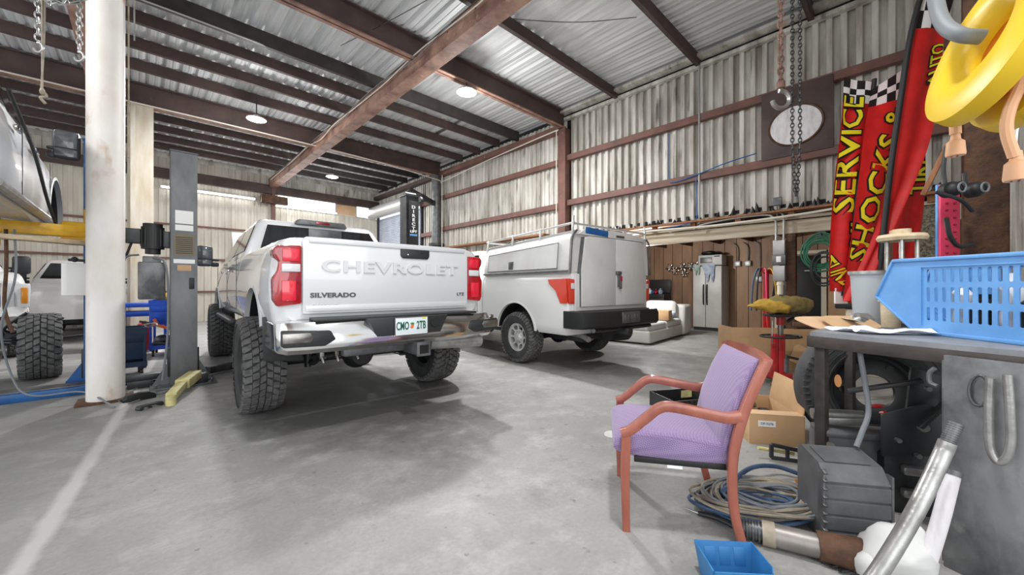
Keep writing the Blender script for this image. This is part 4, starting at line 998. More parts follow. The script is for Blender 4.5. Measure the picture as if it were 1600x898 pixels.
tag(B().tube([(7.74, 6.38, 5.25), (7.74, 6.38, 1.2)], .014, 8).build('conduit', 'cord_white'), 'white conduit down the brown column in the right wall', 'conduit')
tag(B().tube(smooth([(7.72, 11.6, 5.0), (7.7, 11.6, 4.8), (7.7, 11.6, 0)]), .014, 8).build('conduit', 'cord_white'), 'white conduit down the grey round column', 'conduit')
tag(B().tube(smooth([(-.2, 7.96, 5.49), (.3, 7.95, 5.49), (1.0, 7.95, 5.49), (1.5, 7.95, 5.49), (1.6, 7.95, 5.44)]), .012, 6).build('conduit', 'conduit'), 'thin grey conduit along a roof purlin left of the rafter', 'conduit')
# ------------------------------------------------------------ right side
UP = Vector((0, 0, 1))
def frame(px, D, ang=0, z=0):
    """matrix at the floor point seen at column px and depth D; x to the right of the picture, y away, turned by ang degrees"""
    p = Q(px, 449, D); M = Matrix.Translation((p.x, p.y, z)) @ Matrix.Rotation(YAW-math.pi/2+math.radians(ang), 4, 'Z'); return M
def put(r, M): r.matrix_world = M; return r
# conduits and blue air line on the right wall
tag(B().tube([(XW-.13, 2.88, 5.55), (XW-.13, 2.88, 2.45)], .02, 10).build('conduit', 'conduit'), 'vertical steel conduit down the middle of the corrugated wall', 'conduit')
tag(B().tube(smooth([(XW-.09, 3.5, 4.4), (XW-.09, 3.5, 3.5), (XW-.14, 3.4, 3.36), (XW-.15, 3.0, 3.4), (XW-.15, 2.4, 3.52), (XW-.15, 1.9, 3.58)], 8), .01, 8).build('air_hose', 'blue_lift'), 'thin blue air line looped over the lower girt of the corrugated wall', 'hose')
tag(B().tube(smooth([(XW-.12, 2.95, 3.4), (XW-.12, 2.93, 2.8), (XW-.2, 2.96, 2.5), (XW-.2, 3.5, 2.42)], 8), .01, 8).build('air_hose', 'blue_lift'), 'thin blue air line hanging below the girt beside the steel conduit', 'hose')
# fan opening
r = thing('wall_panel', 'dark brown square panel with a scuffed white oval on the upper right wall', 'panel', (XW-.13, 1.34, 4.0))
B().box((0, 0, 0), (.03, .98, 1.16), .004).build('backing_board', 'beam_brown', r)
mat('oval_white', '#e4e2e4', .4, 0, '#c9c3c2', 5, (1, 3, 1), .4, .7)
b = B().lathe([(0, -.03), (.97, -.03), (1.0, -.02), (1.0, 0), (0, 0)], 'x', 48); b.v = [(x, y*.37, z*.33) for x, y, z in b.v]; b.build('oval_disc', 'oval_white', r).location = (0, 0, -.09)
b = B().lathe([(.95, -.031), (1.02, -.04), (1.05, -.02), (1.02, 0)], 'x', 48, closed=True); b.v = [(x, y*.37, z*.33) for x, y, z in b.v]; b.build('rusty_rim', 'rust', r).location = (0, 0, -.09)
# electrical boxes, conduits
r = thing('electrical_panel', 'column of grey electrical boxes on the timber post under the header', 'electrical box', (XW-.14, 1.56, 1.3))
for z, h, w in ((.14, .26, .17), (.37, .17, .19), (.58, .25, .17)): B().box((0, 0, z), (.13, w, h), .006).build('box', 'steel_grey' if h < .2 else 'conduit', r)
B().box((-.07, 0, .38), (.012, .07, .1), .003).build('switch_plate', 'white', r)
B().cyl((0, -.01, -.22), (0, -.01, .02), .045).cyl((0, -.01, -.06), (0, -.01, -.0), .055).build('pipe_stub', 'pvc', r)
tag(B().tube(smooth([(XW-.15, 1.61, 2.0), (XW-.15, 1.61, 2.30), (XW-.16, 1.66, 2.42), (XW-.16, 1.8, 2.47), (XW-.16, 2.3, 2.47), (XW-.17, 2.8, 2.42), (XW-.22, 2.95, 2.34)], 8), .018, 10).build('conduit', 'conduit'), 'bent grey conduit rising from the electrical boxes and running left', 'conduit')
tag(B().tube(smooth([(XW-.15, 1.5, 2.0), (XW-.15, 1.5, 2.38), (XW-.1, 1.55, 2.5)], 8), .018, 10).build('conduit', 'conduit'), 'short grey conduit right of the bent one above the electrical boxes', 'conduit')
tag(B().box((XW-.12, 1.6, 2.68), (.06, .14, .14), .008).tube([(XW-.12, 1.6, 2.4), (XW-.12, 1.6, 2.64)], .012).build('junction_box', 'steel_grey'), 'small grey junction box above the timber ledge', 'electrical box')
tag(B().tube(smooth([(XW-.22, 5.9, 2.38), (XW-.22, 4, 2.40), (XW-.22, 2.6, 2.37), (XW-.22, 1.3, 2.4), (XW-.22, .6, 2.45)], 8), .02, 8).build('conduit', 'cord_white'), 'long pale pipe lying along the top of the timber header', 'pipe')
# lean-to: sockets and pipes on the panelling
for y, z, lab in ((3.35, 1.86, 'upper left grey socket box on the wood panelling'), (3.1, 1.86, 'upper middle grey socket box on the wood panelling'), (2.83, 1.42, 'lowest grey socket box on the wood panelling')):
    r = thing('socket_box', lab, 'electrical box', (11.95, y, z)); B().box((0, 0, 0), (.08, .15, .15), .01).build('box', 'conduit', r); B().tube(smooth([(-.0, 0, .07), (0, 0, 2.3-z), (0, .12, 2.45-z)]), .014, 8).build('feed_pipe', 'conduit', r)
r = thing('refrigerator', 'white side-by-side refrigerator against the wood panelling', 'refrigerator', (11.66, 3.95, 0))
B().box((.03, 0, .93), (.6, .76, 1.74), .015).build('body', 'fridge', r)
B().box((-.0, 0, .04), (.6, .72, .08)).build('plinth', 'plastic_black', r)
for s, w_ in ((1, .33), (-1, .41)):
    yc = s*(.005+w_/2)+(.03 if 1 else 0); d = B().box((-.30, yc, .94), (.07, w_, 1.7), .012).build('door', 'fridge', r)
    B().tube(smooth([(-.34, .03+s*.045, .72), (-.38, .03+s*.045, .8), (-.38, .03+s*.045, 1.2), (-.34, .03+s*.045, 1.28)]), .016, 8).build('handle', 'plastic_black', d)
r = thing('microwave', 'cream microwave oven on top of the refrigerator', 'microwave', (11.62, 3.9, 1.815))
B().box((0, 0, .15), (.38, .62, .29), .015).build('body', 'fridge', r); B().box((-.195, .1, .15), (.012, .32, .16), .004).build('window', 'steel_grey', r); B().box((-.195, -.18, .25), (.012, .14, .03)).build('display', 'black', r)
tag(B().sphere((11.62, 4.0, 2.17), .13, (1, 1.6, .5)).sphere((11.62, 3.75, 2.16), .1, (1, 1.3, .4)).jitter(.03, 8).build('black_bag', 'black'), 'black bag lying on the microwave', 'bag')
def rag(name, m, y, z0, w, h, lab):
    b = B(); n = 8; rows = 7; vs = []
    for i in range(rows+1):
        for j in range(n+1):
            t = j/n-.5; vs.append((11.30-.012-.015*abs(math.sin(j*1.9+i*.3)), y+t*w*(1-.35*i/rows)+.01*math.sin(i), z0-h*i/rows*(.75+.25*math.cos(j*1.3))))
    k = len(vs); vs += [(a-.006, b_, c) for a, b_, c in vs]
    fs = [[i*(n+1)+j, i*(n+1)+j+1, (i+1)*(n+1)+j+1, (i+1)*(n+1)+j] for i in range(rows) for j in range(n)]
    fs += [[q+k for q in f[::-1]] for f in fs]; b.add(vs, fs); tag(b.build(name, m), lab, 'rag')
rag('rag', 'rag_green', 4.2, 1.84, .2, .3, 'green patterned rag hanging on the left door of the refrigerator')
rag('rag', 'rag_blue', 3.88, 1.84, .34, .5, 'blue and white rag hanging at the middle of the refrigerator')
# fan blades on a rail
r = thing('wall_rail', 'dark metal rail left of the refrigerator top', 'rail', (11.88, 4.75, 1.8)); B().box((0, 0, 0), (.05, 1.2, .05), .005).build('rail_bar', 'steel_dark', r)
for k, (y, z) in enumerate(((5.2, 1.82), (5.05, 1.72), (4.82, 1.83), (4.78, 1.64), (4.58, 1.84), (4.42, 1.85))):
    b = B().cyl((11.8, y, z), (11.84, y, z), .035, n=14)
    for q in range(6):
        an = q*math.pi/3+k; c_ = Vector((11.82, y+.08*math.cos(an), z+.08*math.sin(an)))
        b.sphere(c_, .04, (.25, 1.25, .6), 10, 6, R=Matrix.Rotation(an, 3, 'X'))
    tag(b.build('fan_wheel', 'chrome'), ['leftmost shiny fan wheel on the wall rail', 'shiny fan wheel hanging below the leftmost one', 'third shiny fan wheel from the left on the rail', 'lowest shiny fan wheel under the rail', 'shiny fan wheel second nearest the refrigerator', 'shiny fan wheel nearest the refrigerator'][k], 'fan', 'shiny fan wheels on the wall rail')
r = thing('tool_chest', 'black tool chest with open lid against the wood panelling', 'tool chest', (11.62, 5.55, 0))
B().box((0, 0, .5), (.5, .72, 1.0), .01).build('body', 'plastic_black', r)
B().box((.24, 0, 1.24), (.03, .72, .42), .006).build('lid', 'trim_black', r)
for k in range(4): B().box((-.26, 0, .93-k*.1), (.02, .66, .075), .005).box((-.275, 0, .955-k*.1), (.012, .6, .012)).build('drawer', 'steel_dark', r)
for y, m, sc in ((5.75, 'white', .07), (5.55, 'lamp_red', .06), (5.4, 'rag_blue', .07), (5.65, 'blue_lift', .05)): tag(B().sphere((11.6, y, 1.0+sc*.9), sc, (1, 1, 1.2)).cyl((11.6, y, 1.0+sc), (11.6, y, 1.04+sc*2), sc*.3).build('spray_bottle', m), {'white': 'white bottle in the open black tool chest', 'lamp_red': 'red bottle in the open black tool chest', 'rag_blue': 'pale blue bottle in the open black tool chest', 'blue_lift': 'deep blue bottle in the open black tool chest'}[m], 'bottle')
# sofa
r = thing('sofa', 'worn white sofa behind the white work truck', 'sofa', (7.55, 3.74, 0), math.radians(5))
def pad(b, c, d, bev=.05): b.box(c, d, bev, seg=3); return b
pad(B(), (1.05, .75, .16), (2.1, 1.5, .26), .04).build('base', 'fabric_white', r)
for k in range(2): pad(B(), (.53+k*1.05, .75, .36), (1.03, 1.46, .17), .06).jitter(.015, 3).build('seat_cushion', 'fabric_white', r)
pad(B(), (2.38, .75, .40), (.6, 1.6, .74), .08).jitter(.02, 3).build('backrest', 'fabric_white', r)
pad(B(), (2.0, .5, .66), (.28, .8, .42), .12).jitter(.03, 4).build('back_cushion', 'fabric_white', r)
pad(B(), (1.5, 1.0, .56), (.5, .5, .25), .1).jitter(.03, 4).build('back_cushion', 'fabric_white', r)
r = thing('cardboard_box', 'small cardboard box on the white sofa', 'box', (8.75, 4.02, .45), math.radians(10)); B().box((0, 0, .11), (.3, .34, .22), .004).build('carton', 'cardboard', r); B().box((0, 0, .222), (.3, .05, .003)).build('tape', 'cardboard_lt', r)
tag(B().sphere((9.05, 3.95, .55), .1).sphere((9.15, 4.1, .53), .08).jitter(.03, 8).build('crumpled_rag', 'rag_blue'), 'crumpled grey rag beside the small box on the sofa', 'rag')
for p, s_, lab in (((11.4, 4.65, .16), .2, 'white rubbish bag left of the refrigerator'), ((11.2, 4.85, .08), .12, 'small white rubbish bag on the floor by the sofa')):
    tag(B().sphere(p, s_, (1, 1, .95)).sphere((p[0]-.05, p[1]+.1, p[2]*.6), s_*.6).jitter(s_*.25, 6).build('rubbish_bag', 'cloth_white'), lab, 'bag')
# door in the lean-to wall
d = st(B().box((11.98, 1.95, 1.0), (.05, .86, 2.0), .005).build('door_2', 'plastic_black'))
for y in (1.47, 2.43): B().box((11.97, y, 1.03), (.08, .1, 2.06)).build('door_frame', 'pvc', d)
B().box((11.97, 1.95, 2.08), (.08, 1.06, .08)).build('door_frame', 'pvc', d)
B().box((11.95, 1.7, 1.62), (.01, .3, .02)).build('door_label', 'white', d)
b = st(B().box((11.985, 1.15, 1.1), (.03, .5, 2.1)).build('trim_2', 'cardboard_lt'))
# green cable coil hanging from the header
def coil(b, c, ax, ay, r0, r1, turns, rad, jit=.02, seed=1, h=.0):
    rnd = random.Random(seed)
    for k in range(turns):
        ra = r0+(r1-r0)*rnd.random(); ex = rnd.uniform(.75, 1.0); o1, o2 = rnd.uniform(-jit, jit), rnd.uniform(-jit, jit); ph = rnd.random()*6
        nn = ax.cross(ay); ring = []
        for t in range(28):
            a_ = 2*math.pi*t/28; ring.append(c+ax*(ra*math.cos(a_)+o1)+ay*(ra*ex*math.sin(a_)+o2)+nn*(h*(.5+.5*math.sin(a_*2+ph)))*rnd.random()**.0)
        b.tube(ring, rad, 6, closed=True)
    return b
cg = Vector((XW-.12, 1.02, 1.75))
b = B(); coil(b, cg, Vector((0, .75, 0)), UP, .22, .33, 9, .012, .03, 3, .03); tag(b.build('cable_coil', 'cord_green'), 'coil of green cable hanging under the timber header', 'cable')
b = B(); coil(b, cg+Vector((-.08, -.06, -.25)), Vector((0, .55, 0)), UP, .22, .3, 3, .014, .02, 5, .03); tag(b.build('cable_coil', 'cord_blk'), 'coil of black hose hanging beside the green cable', 'hose')
tag(B().box((XW-.09, 1.0, 2.06), (.05, .1, .1)).tube([(XW-.1, 1.0, 2.06), (XW-.2, 1.0, 2.04), (XW-.2, 1.0, 2.08)], .012).build('cable_hook', 'steel_dark'), 'black hook on the header carrying the coiled cables', 'hook')
# red engine crane with hoses
r = thing('engine_crane', 'red engine crane standing in the lean-to behind the cardboard', 'crane', (8.7, 1.95, 0), math.radians(20))
B().box((0, 0, .8), (.1, .1, 1.5), .01).build('mast', 'red_paint', r)
for s in (-1, 1): B().bar((s*.1, -.55, .06), (s*.05, .5, .06), .08, .08, .008).build('base_leg', 'red_paint', r); B().bar((s*.22, -.05, .06), (s*.03, 0, 1.0), .06, .05, .008).build('brace', 'red_paint', r)
B().cyl((0, -.1, .75), (.02, -.18, 1.35), .035).build('hydraulic_ram', 'steel_dark', r); B().bar((0, -.5, 1.38), (0, .1, 1.55), .08, .08).build('boom', 'red_paint', r)
for k, (m, dx, lab) in enumerate((('cord_blue', .18, 'blue hose draped over the red crane'), ('glove_yellow', -.2, 'yellow hose draped over the red crane'), ('pink', -.05, 'pink strap hanging on the red crane'), ('cord_blk', .1, 'black hose draped over the red crane'))):
    c_ = Vector((8.6, 1.95, 0)); pts = [c_+Vector((0, .05+dx*.2, 1.5)), c_+Vector((-.05, dx*.6, 1.55)), c_+Vector((-.08, dx*.95, 1.3)), c_+Vector((-.08, dx*1.15, .75))]
    tag(B().tube(smooth(pts, 8), .016, 8).build('hose', m), lab, 'hose')
r = thing('stool', 'small dark brown stool behind the yellow leather gloves', 'stool', (7.45, 1.15, 0), .2)
B().box((0, 0, .62), (.42, .3, .06), .01).box((0, 0, .70), (.3, .06, .1), .01).build('seat', 'rust', r)
for x in (-.18, .18):
    for y in (-.12, .12): B().box((x, y, .3), (.04, .04, .6)).build('leg', 'rust', r)
r = thing('file_box', 'beige metal cabinet standing behind the workbench', 'cabinet', (7.3, .45, 0), .1); B().box((0, 0, .45), (.45, .4, .9), .01).build('body', 'pvc', r); B().box((-.23, 0, .7), (.01, .3, .2), .003).build('door', 'pvc', r)
r = thing('grey_case', 'black and grey case on top of the beige cabinet', 'case', (7.3, .42, .905), .1); B().box((0, 0, .06), (.5, .7, .12), .015).build('case_body', 'trim_black', r); B().box((0, 0, .135), (.44, .5, .03), .006).build('case_lid', 'steel_grey', r)

# big flattened carton
M = frame(1222, 5.5, -8)
r = put(thing('cardboard_box', 'large open cardboard carton standing behind the red jack', 'box'), M)
B().box((-.36, 0, .31), (.62, .012, .62), .002).build('front_panel', 'cardboard', r)
b = B().box((0, 0, 0), (.68, .012, .60), .002).xf(Matrix.Translation((.28, .06, .30)) @ Matrix.Rotation(.18, 4, 'Z')); b.build('front_panel', 'cardboard', r)
B().box((-.67, .25, .31), (.012, .5, .62), .002).build('side_panel', 'cardboard', r)
b = B().box((0, 0, 0), (.5, .01, .3), .002).xf(Matrix.Translation((.35, -.06, .18)) @ Matrix.Rotation(-.5, 4, 'X') @ Matrix.Rotation(.5, 4, 'Y')); b.build('loose_flap', 'cardboard', r)
B().box((0, .5, .28), (1.2, .012, .56), .002).build('back_panel', 'cardboard', r)
# red jack with hand wheel
M = frame(1217, 4.72)
r = put(thing('transmission_jack', 'red hydraulic pole jack with black hand wheel under the yellow gloves', 'jack'), M)
B().cyl((.02, 0, .14), (.02, 0, .62), .05, n=24).build('main_cylinder', 'red_paint', r)
B().box((-.055, 0, .38), (.045, .08, .5), .006).build('side_channel', 'red_paint', r)
B().cyl((.02, 0, .62), (.02, 0, .80), .032).build('ram', 'chrome_dirty', r)
B().cyl((.02, 0, .74), (.02, 0, .84), .045).build('collar', 'red_paint', r)
B().box((.0, 0, .12), (.22, .18, .07), .006).build('foot_block', 'red_paint', r)
for an in range(4):
    a_ = math.radians(45+90*an); B().bar((0, 0, .06), (.3*math.cos(a_), .3*math.sin(a_), .05), .07, .04, .005).cyl((.3*math.cos(a_), .3*math.sin(a_), .0), (.3*math.cos(a_), .3*math.sin(a_), .045), .03).build('base_leg', 'olive_tray', r)
b = B(); b.tube([(.02+.23*math.cos(t*math.pi/16), .17*math.sin(t*math.pi/16), .60) for t in range(32)], .012, 8, closed=True)
for q in range(3): b.bar((.02, 0, .60), (.02+.22*math.cos(q*2.1), .16*math.sin(q*2.1), .60), .02, .012)
b.build('hand_wheel', 'plastic_black', r)
B().box((.02, 0, .86), (.3, .22, .035), .008).cyl((.1, 0, .78), (.2, 0, .84), .02).build('saddle_plate', 'trim_black', r)
B().cyl((.06, -.03, .17), (.06, -.03, .33), .035).cyl((.06, -.03, .33), (.06, -.03, .38), .02).build('pump', 'steel_grey', r)
B().bar((.06, -.03, .36), (.2, -.06, .33), .03, .03, .006).build('pump_handle', 'plastic_black', r)
B().tube([(-.09, -.05, .52), (-.13, -.07, .52), (-.13, -.07, .68), (-.12, -.06, .8)], .008, 8).build('release_rod', 'chrome_dirty', r)
# leather jacket / gloves
r = put(thing('leather_gloves', 'yellow and olive leather gloves draped over the top of the red jack', 'gloves'), M @ Matrix.Translation((0, 0, .875)))
def lump(secs):
    rings = []; fine = []
    for a_, c_ in zip(secs[:-1], secs[1:]):
        for q in range(5): fine.append([a_[i]+(c_[i]-a_[i])*q/5 for i in range(5)])
    fine.append(secs[-1])
    for x, yc, zc, ry, rz in fine: rings.append([(x, yc+ry*math.cos(t*math.pi/20), zc+rz*math.sin(t*math.pi/20)) for t in range(40)])
    return B().loft(rings)
lump([(-.16, 0, .06, .04, .03), (-.10, 0, .10, .13, .085), (0, 0, .115, .16, .115), (.1, 0, .12, .17, .115), (.22, 0, .11, .16, .105), (.31, 0, .10, .13, .085), (.355, 0, .10, .08, .05)]).jitter(.035, 6).jitter(.014, 22).jitter(.006, 60).build('olive_glove', 'glove_olive', r, ang=60)
lump([(-.405, -.02, .09, .02, .008), (-.36, -.03, .10, .06, .018), (-.25, -.04, .11, .10, .045), (-.15, -.05, .10, .13, .075), (-.05, -.06, .09, .13, .085), (.03, -.06, .085, .11, .08), (.07, -.06, .09, .06, .05)]).jitter(.03, 7).jitter(.014, 24).jitter(.006, 60).build('yellow_glove', 'glove_yellow', r, ang=60)

# open carton of parts
M = frame(1214, 2.92, -12)
r = put(thing('cardboard_box', 'open cardboard carton of scrap parts with a white address label', 'box'), M)
w_, d_, h_ = .37, .6, .225
B().box((0, 0, h_/2), (w_, .008, h_), .001).build('front_panel', 'cardboard', r)
B().box((0, d_, h_/2), (w_, .008, h_), .001).build('back_panel', 'cardboard', r)
for s in (-1, 1): B().box((s*w_/2, d_/2, h_/2), (.008, d_, h_), .001).build('side_panel', 'cardboard', r)
B().box((0, d_/2, .01), (w_, d_, .01)).build('bottom', 'cardboard', r)
b = B().box((0, 0, .11), (.008, d_*.95, .23), .001).xf(Matrix.Translation((w_/2, d_/2, h_)) @ Matrix.Rotation(.18, 4, 'Y')); b.build('flap', 'cardboard', r)
b = B().box((0, -.055, 0), (w_, .11, .006), .001).xf(Matrix.Translation((0, .11, h_+.004))); b.build('flap', 'cardboard_lt', r)
lb_ = B().box((-.07, -.0055, .16), (.12, .002, .045)).build('address_label', 'white', r)
B().text('DF-0276', .026, .001, Matrix.Translation((-.07, -.0075, .16)) @ Mx, xs=.95).build('label_print', 'cord_blue', lb_)
rnd = random.Random(4)
SCL = ['short bright tube lying in the open carton', 'grey square scrap block in the open carton', 'polished metal ring in the open carton', 'dark short tube lying in the open carton', 'bright metal block in the open carton', 'grey metal ring in the open carton', 'polished short tube in the open carton', 'dark scrap block in the open carton', 'dull galvanised ring in the open carton']
for k in range(9):
    x, y = rnd.uniform(-.13, .13), rnd.uniform(.1, .5); b = B()
    if k % 3 == 0: b.cyl((x-.05, y, .05), (x+.05, y+.03, .12), .025)
    elif k % 3 == 1: b.box((x, y, .09), (.11, .08, .12), .01, R=Matrix.Rotation(rnd.random()*2, 3, 'Z'))
    else: b.lathe([(.03, -.01), (.055, -.01), (.055, .015), (.03, .015)], 'z', 20, c=(x, y, .17), closed=True)
    o = b.build('scrap_part', ['galv', 'steel_grey', 'chrome_dirty', 'steel_dark'][k % 4]); o.matrix_world = M
    tag(o, SCL[k], 'car part', 'scrap parts in the open carton')

# truck tyre leaning under the bench
M = frame(1360, 2.8, 0)
r = thing('truck_tire', 'large black truck tire on a steel wheel leaning under the workbench', 'tire')
ax = Vector((-.35, -1, .13)).normalized()    # axis in the frame: towards the viewer, a little left
zq = ax.to_track_quat('X', 'Z').to_matrix().to_4x4()
put(r, M @ Matrix.Translation((0, 0, .45)) @ zq)
tb_ = B(); R_ = .45
tb_.lathe([(.27, -.09), (.30, -.115), (.36, -.125), (R_-.035, -.115), (R_-.01, -.1), (R_, -.08), (R_, .08), (R_-.01, .1), (R_-.035, .115), (.36, .125), (.30, .115), (.27, .09), (.29, 0)], 'x', 72, closed=True)
for k in range(60):
    an = 2*math.pi*k/60
    tb_.box((.117, (R_-.02)*math.cos(an), (R_-.02)*math.sin(an)), (.022, .012, .035), .003, R=Matrix.Rotation(an, 3, 'X') @ Matrix.Rotation(math.pi/2, 3, 'X'))
for rr_ in (.30, .33, .375): tb_.tube([(.120 if rr_ < .37 else .124, rr_*math.cos(t*math.pi/30), rr_*math.sin(t*math.pi/30)) for t in range(60)], .004, 5, closed=True)
tt = tb_.build('tire_casing', 'rubber_grey', r)
B().lathe([(.275, .10), (.26, .09), (.25, .03), (.235, .02), (.17, .055), (.12, .05), (.115, .03), (.17, .03), (.25, -.09), (.275, -.1)], 'x', 56).build('steel_wheel', 'trim_black', r)
for k in range(6):
    an = k*math.pi/3; B().lathe([(.0, 0), (.022, 0), (.022, .01), (0, .01)], 'x', 18, c=(.045, .19*math.cos(an), .19*math.sin(an))).build('hand_hole', 'black', r)
b = B().lathe([(.0, 0), (1, 0), (1, .003), (0, .003)], 'x', 24); b.v = [(x+.088, y*.022-.225, z*.045+.06) for x, y, z in b.v]; b.build('yellow_sticker', 'amber', r)
tag(B().sphere((0, 0, 0), .075, (1.4, 1, .7)).jitter(.02, 8).xf(M @ Matrix.Translation((.05, -.02, .30))).build('red_rag', 'lamp_red'), 'dark red part seen through the hub of the big truck tire', 'car part')

# workbench
BA, BB, BC, BD = Vector((2.74, .40, 0)), Vector((2.46, -.42, 0)), Vector((3.35, -.62, 0)), Vector((3.75, .30, 0))
r = thing('workbench', 'steel workbench with dark edge and worn grey top', 'workbench', (0, 0, 0))
pl2 = [(p.x, p.y) for p in (BA, BB, BC, BD)]
B().prism(pl2, .925, .95, 'z').build('bench_top', 'bench_top', r)
b = B()
for a_, c_ in ((BA, BB), (BD, BA)): b.bar(a_+UP*.895, c_+UP*.895, .03, .062, .003)
b.build('edge_frame', 'angle_iron', r)
for p in (BA+(BD-BA)*.06+(BB-BA)*.05, BD+(BA-BD)*.06, BC+(BD-BC)*.05): B().box((p.x, p.y, .445), (.05, .05, .89), .003, R=Matrix.Rotation(-.3, 3, 'Z')).build('leg', 'angle_iron', r)
# steel plate cabinet carrying the near end of the bench
s0, s1 = Q(1476, 449, 1.66), Q(1640, 449, 1.40); dv = (s1-s0).normalized(); nv = Vector((-dv.y, dv.x, 0)); nv = nv if nv.dot(FwV) > 0 else -nv
r = thing('steel_pedestal', 'scratched grey steel pedestal under the near end of the workbench', 'pedestal')
B().bar(s0-UP*.745, s1-UP*.745, .02, .91, .003).build('front_plate', 'slab_steel', r)
B().bar(s0+UP*(-.75), s0+nv*.35+UP*(-.75), .02, .87, .003).build('side_plate', 'slab_steel', r)
B().bar(s0+nv*.34+UP*(-.75), s1+nv*.22+UP*(-.75), .02, .86, .003).build('back_plate', 'slab_steel', r)
def onslab(px, py, off=.02):
    u = (px-800)/FPX; # intersect the view column with the plate
    a = s0; d0 = Vector((CC+u*SS, SS-u*CC, 0)); n2 = nv; D = (a.x*n2.x+a.y*n2.y-off)/(d0.x*n2.x+d0.y*n2.y); return Q(px, py, D)
b = B().tube(smooth([onslab(1547, 590, .05), onslab(1545, 640, .05), onslab(1546, 690, .05), onslab(1552, 712, .05), onslab(1562, 722, .05), onslab(1573, 713, .05), onslab(1579, 690, .05), onslab(1578, 640, .05), onslab(1574, 585, .05)], 6), .0135, 12)
tag(b.build('steel_hook', 'galv'), 'long U-shaped steel rod hooked on the grey pedestal', 'hook')
b = B().tube([onslab(1530+16*math.cos(t*math.pi/8), 610+24*math.sin(t*math.pi/8), .02) for t in range(16)], .006, 8, closed=True); b.build('plate_ring', 'steel_grey', r)
b = B().tube(smooth([onslab(1461, 575, .03), onslab(1452, 583, .03), onslab(1453, 597, .03), onslab(1464, 603, .03)], 6), .009, 8); tag(b.build('steel_hook', 'steel_grey'), 'small steel loop at the left edge of the grey pedestal', 'hook')

# blue basket
g0 = Vector((3.05, -.02, 0)); gd = Vector((-.72, -.695, 0)).normalized(); gn = Vector((-gd.y, gd.x, 0)); gn = gn if gn.dot(RtV) > 0 else -gn
Mb = Matrix(((gd.x, gn.x, 0, g0.x), (gd.y, gn.y, 0, g0.y), (0, 0, 1, .951), (0, 0, 0, 1)))
r = put(thing('storage_basket', 'large blue slotted plastic basket on the workbench', 'basket'), Mb)
sp = [(0, 0), (.60, 0), (.63, .395), (-.13, .405), (-.16, .37), (-.235, .20), (-.22, .17)]
slots = []
for row, (zl, zh_) in enumerate(((.075, .145), (.175, .25), (.275, .345))):
    for k in range(15):
        sx = .065+k*.0385+(.0)-.012*row*0; slots.append((sx, zl, zh_))
def side(y, nm, holes=True):
    b = B().prism(sp, y-.002, y+.002, 'y'); o = b.build(nm, 'blue_basket', r)
    cb = B()
    for sx, zl, zh_ in slots: cb.box((sx, y, (zl+zh_)/2), (.017, .05, zh_-zl), .006)
    co = cb.build('cut', 'black'); co.matrix_world = Mb; bpy.context.view_layer.update(); cut(o, [co]); kill([co])
    rim = B()
    rim.bar((-.13, y, .402), (.63, y, .392), .03, .02, .006).bar((-.13, y, .402), (-.235, y, .195), .022, .014, .004).bar((-.235, y, .195), (0, y, .006), .022, .012, .004).bar((.03, y-.006, .36), (.6, y-.006, .355), .006, .008)
    rim.bar((.03, y-.006, .05), (.03, y-.006, .36), .006, .006).bar((0, y, .01), (.6, y, .01), .02, .02, .004)
    rim.build('rim', 'blue_basket', o); return o
side(0, 'side_wall'); side(.24, 'side_wall')
B().box((.30, .13, .008), (.60, .26, .012)).build('basket_floor', 'blue_basket', r)
B().slab([(.60, 0, 0), (.60, .26, 0), (.63, .26, .39), (.63, 0, .39)], .004).build('end_wall', 'blue_basket', r)
B().slab([(0, 0, .0), (0, .26, 0), (-.22, .26, .17), (-.22, 0, .17)], .004).build('end_wall', 'blue_basket', r)
for k, (x, m, h_, rr_, lab) in enumerate(((.1, 'white', .26, .045, 'white bottle'), (.2, 'black', .2, .05, 'black can'), (.3, 'white', .3, .05, 'tall white bottle'), (.4, 'steel_dark', .22, .05, 'dark metal can'), (.52, 'paper', .28, .055, 'pale blue bottle'))):
    o = B().lathe([(0, 0), (rr_, 0), (rr_, h_*.75), (rr_*.45, h_*.88), (rr_*.45, h_), (0, h_)], 'z', 20, c=(x, .13, .016)).build('bottle', m); o.matrix_world = Mb; tag(o, lab+' inside the blue basket', 'bottle')

# things on the bench
def bench_pt(px, D): p = Q(px, 449, D); return Vector((p.x, p.y, .951))
p = bench_pt(1356, 2.62)
r = thing('bucket', 'cloudy grey plastic bucket on the workbench behind the blue basket', 'bucket', p)
B().lathe([(0, .002), (.075, .002), (.092, .33), (.10, .335), (.10, .35), (.088, .35), (.072, .012), (0, .012)], 'z', 32).build('pail', 'bucket', r); B().lathe([(.088, .34), (.105, .34), (.105, .36), (.088, .36)], 'z', 32, closed=True).build('rim', 'galv', r)
p = bench_pt(1392, 2.42)
r = thing('wooden_cup', 'short wooden cylinder beside the grey bucket', 'wooden part', p); B().lathe([(0, 0), (.045, 0), (.05, .16), (.06, .16), (.06, .20), (.045, .2), (0, .18)], 'z', 24).build('turned_body', 'wood_pale', r)
p = bench_pt(1409, 2.52)
r = thing('turned_stand', 'round wooden disc on steel rods standing on the workbench', 'stand', p)
B().lathe([(0, .56), (.115, .555), (.125, .575), (.115, .595), (0, .6)], 'z', 32).cyl((-.05, 0, .59), (-.05, 0, .625), .045, n=20).cyl((.05, .01, .59), (.05, .01, .63), .05, n=20).build('wooden_disc', 'wood_pale', r)
for x, y in ((-.08, 0), (.08, 0), (.0, -.07), (.01, .07)): B().cyl((x, y, 0), (x, y, .56), .012, n=12).build('rod', 'chrome_dirty', r)
B().lathe([(0, 0), (.11, 0), (.11, .02), (0, .02)], 'z', 24).build('base_disc', 'steel_grey', r)
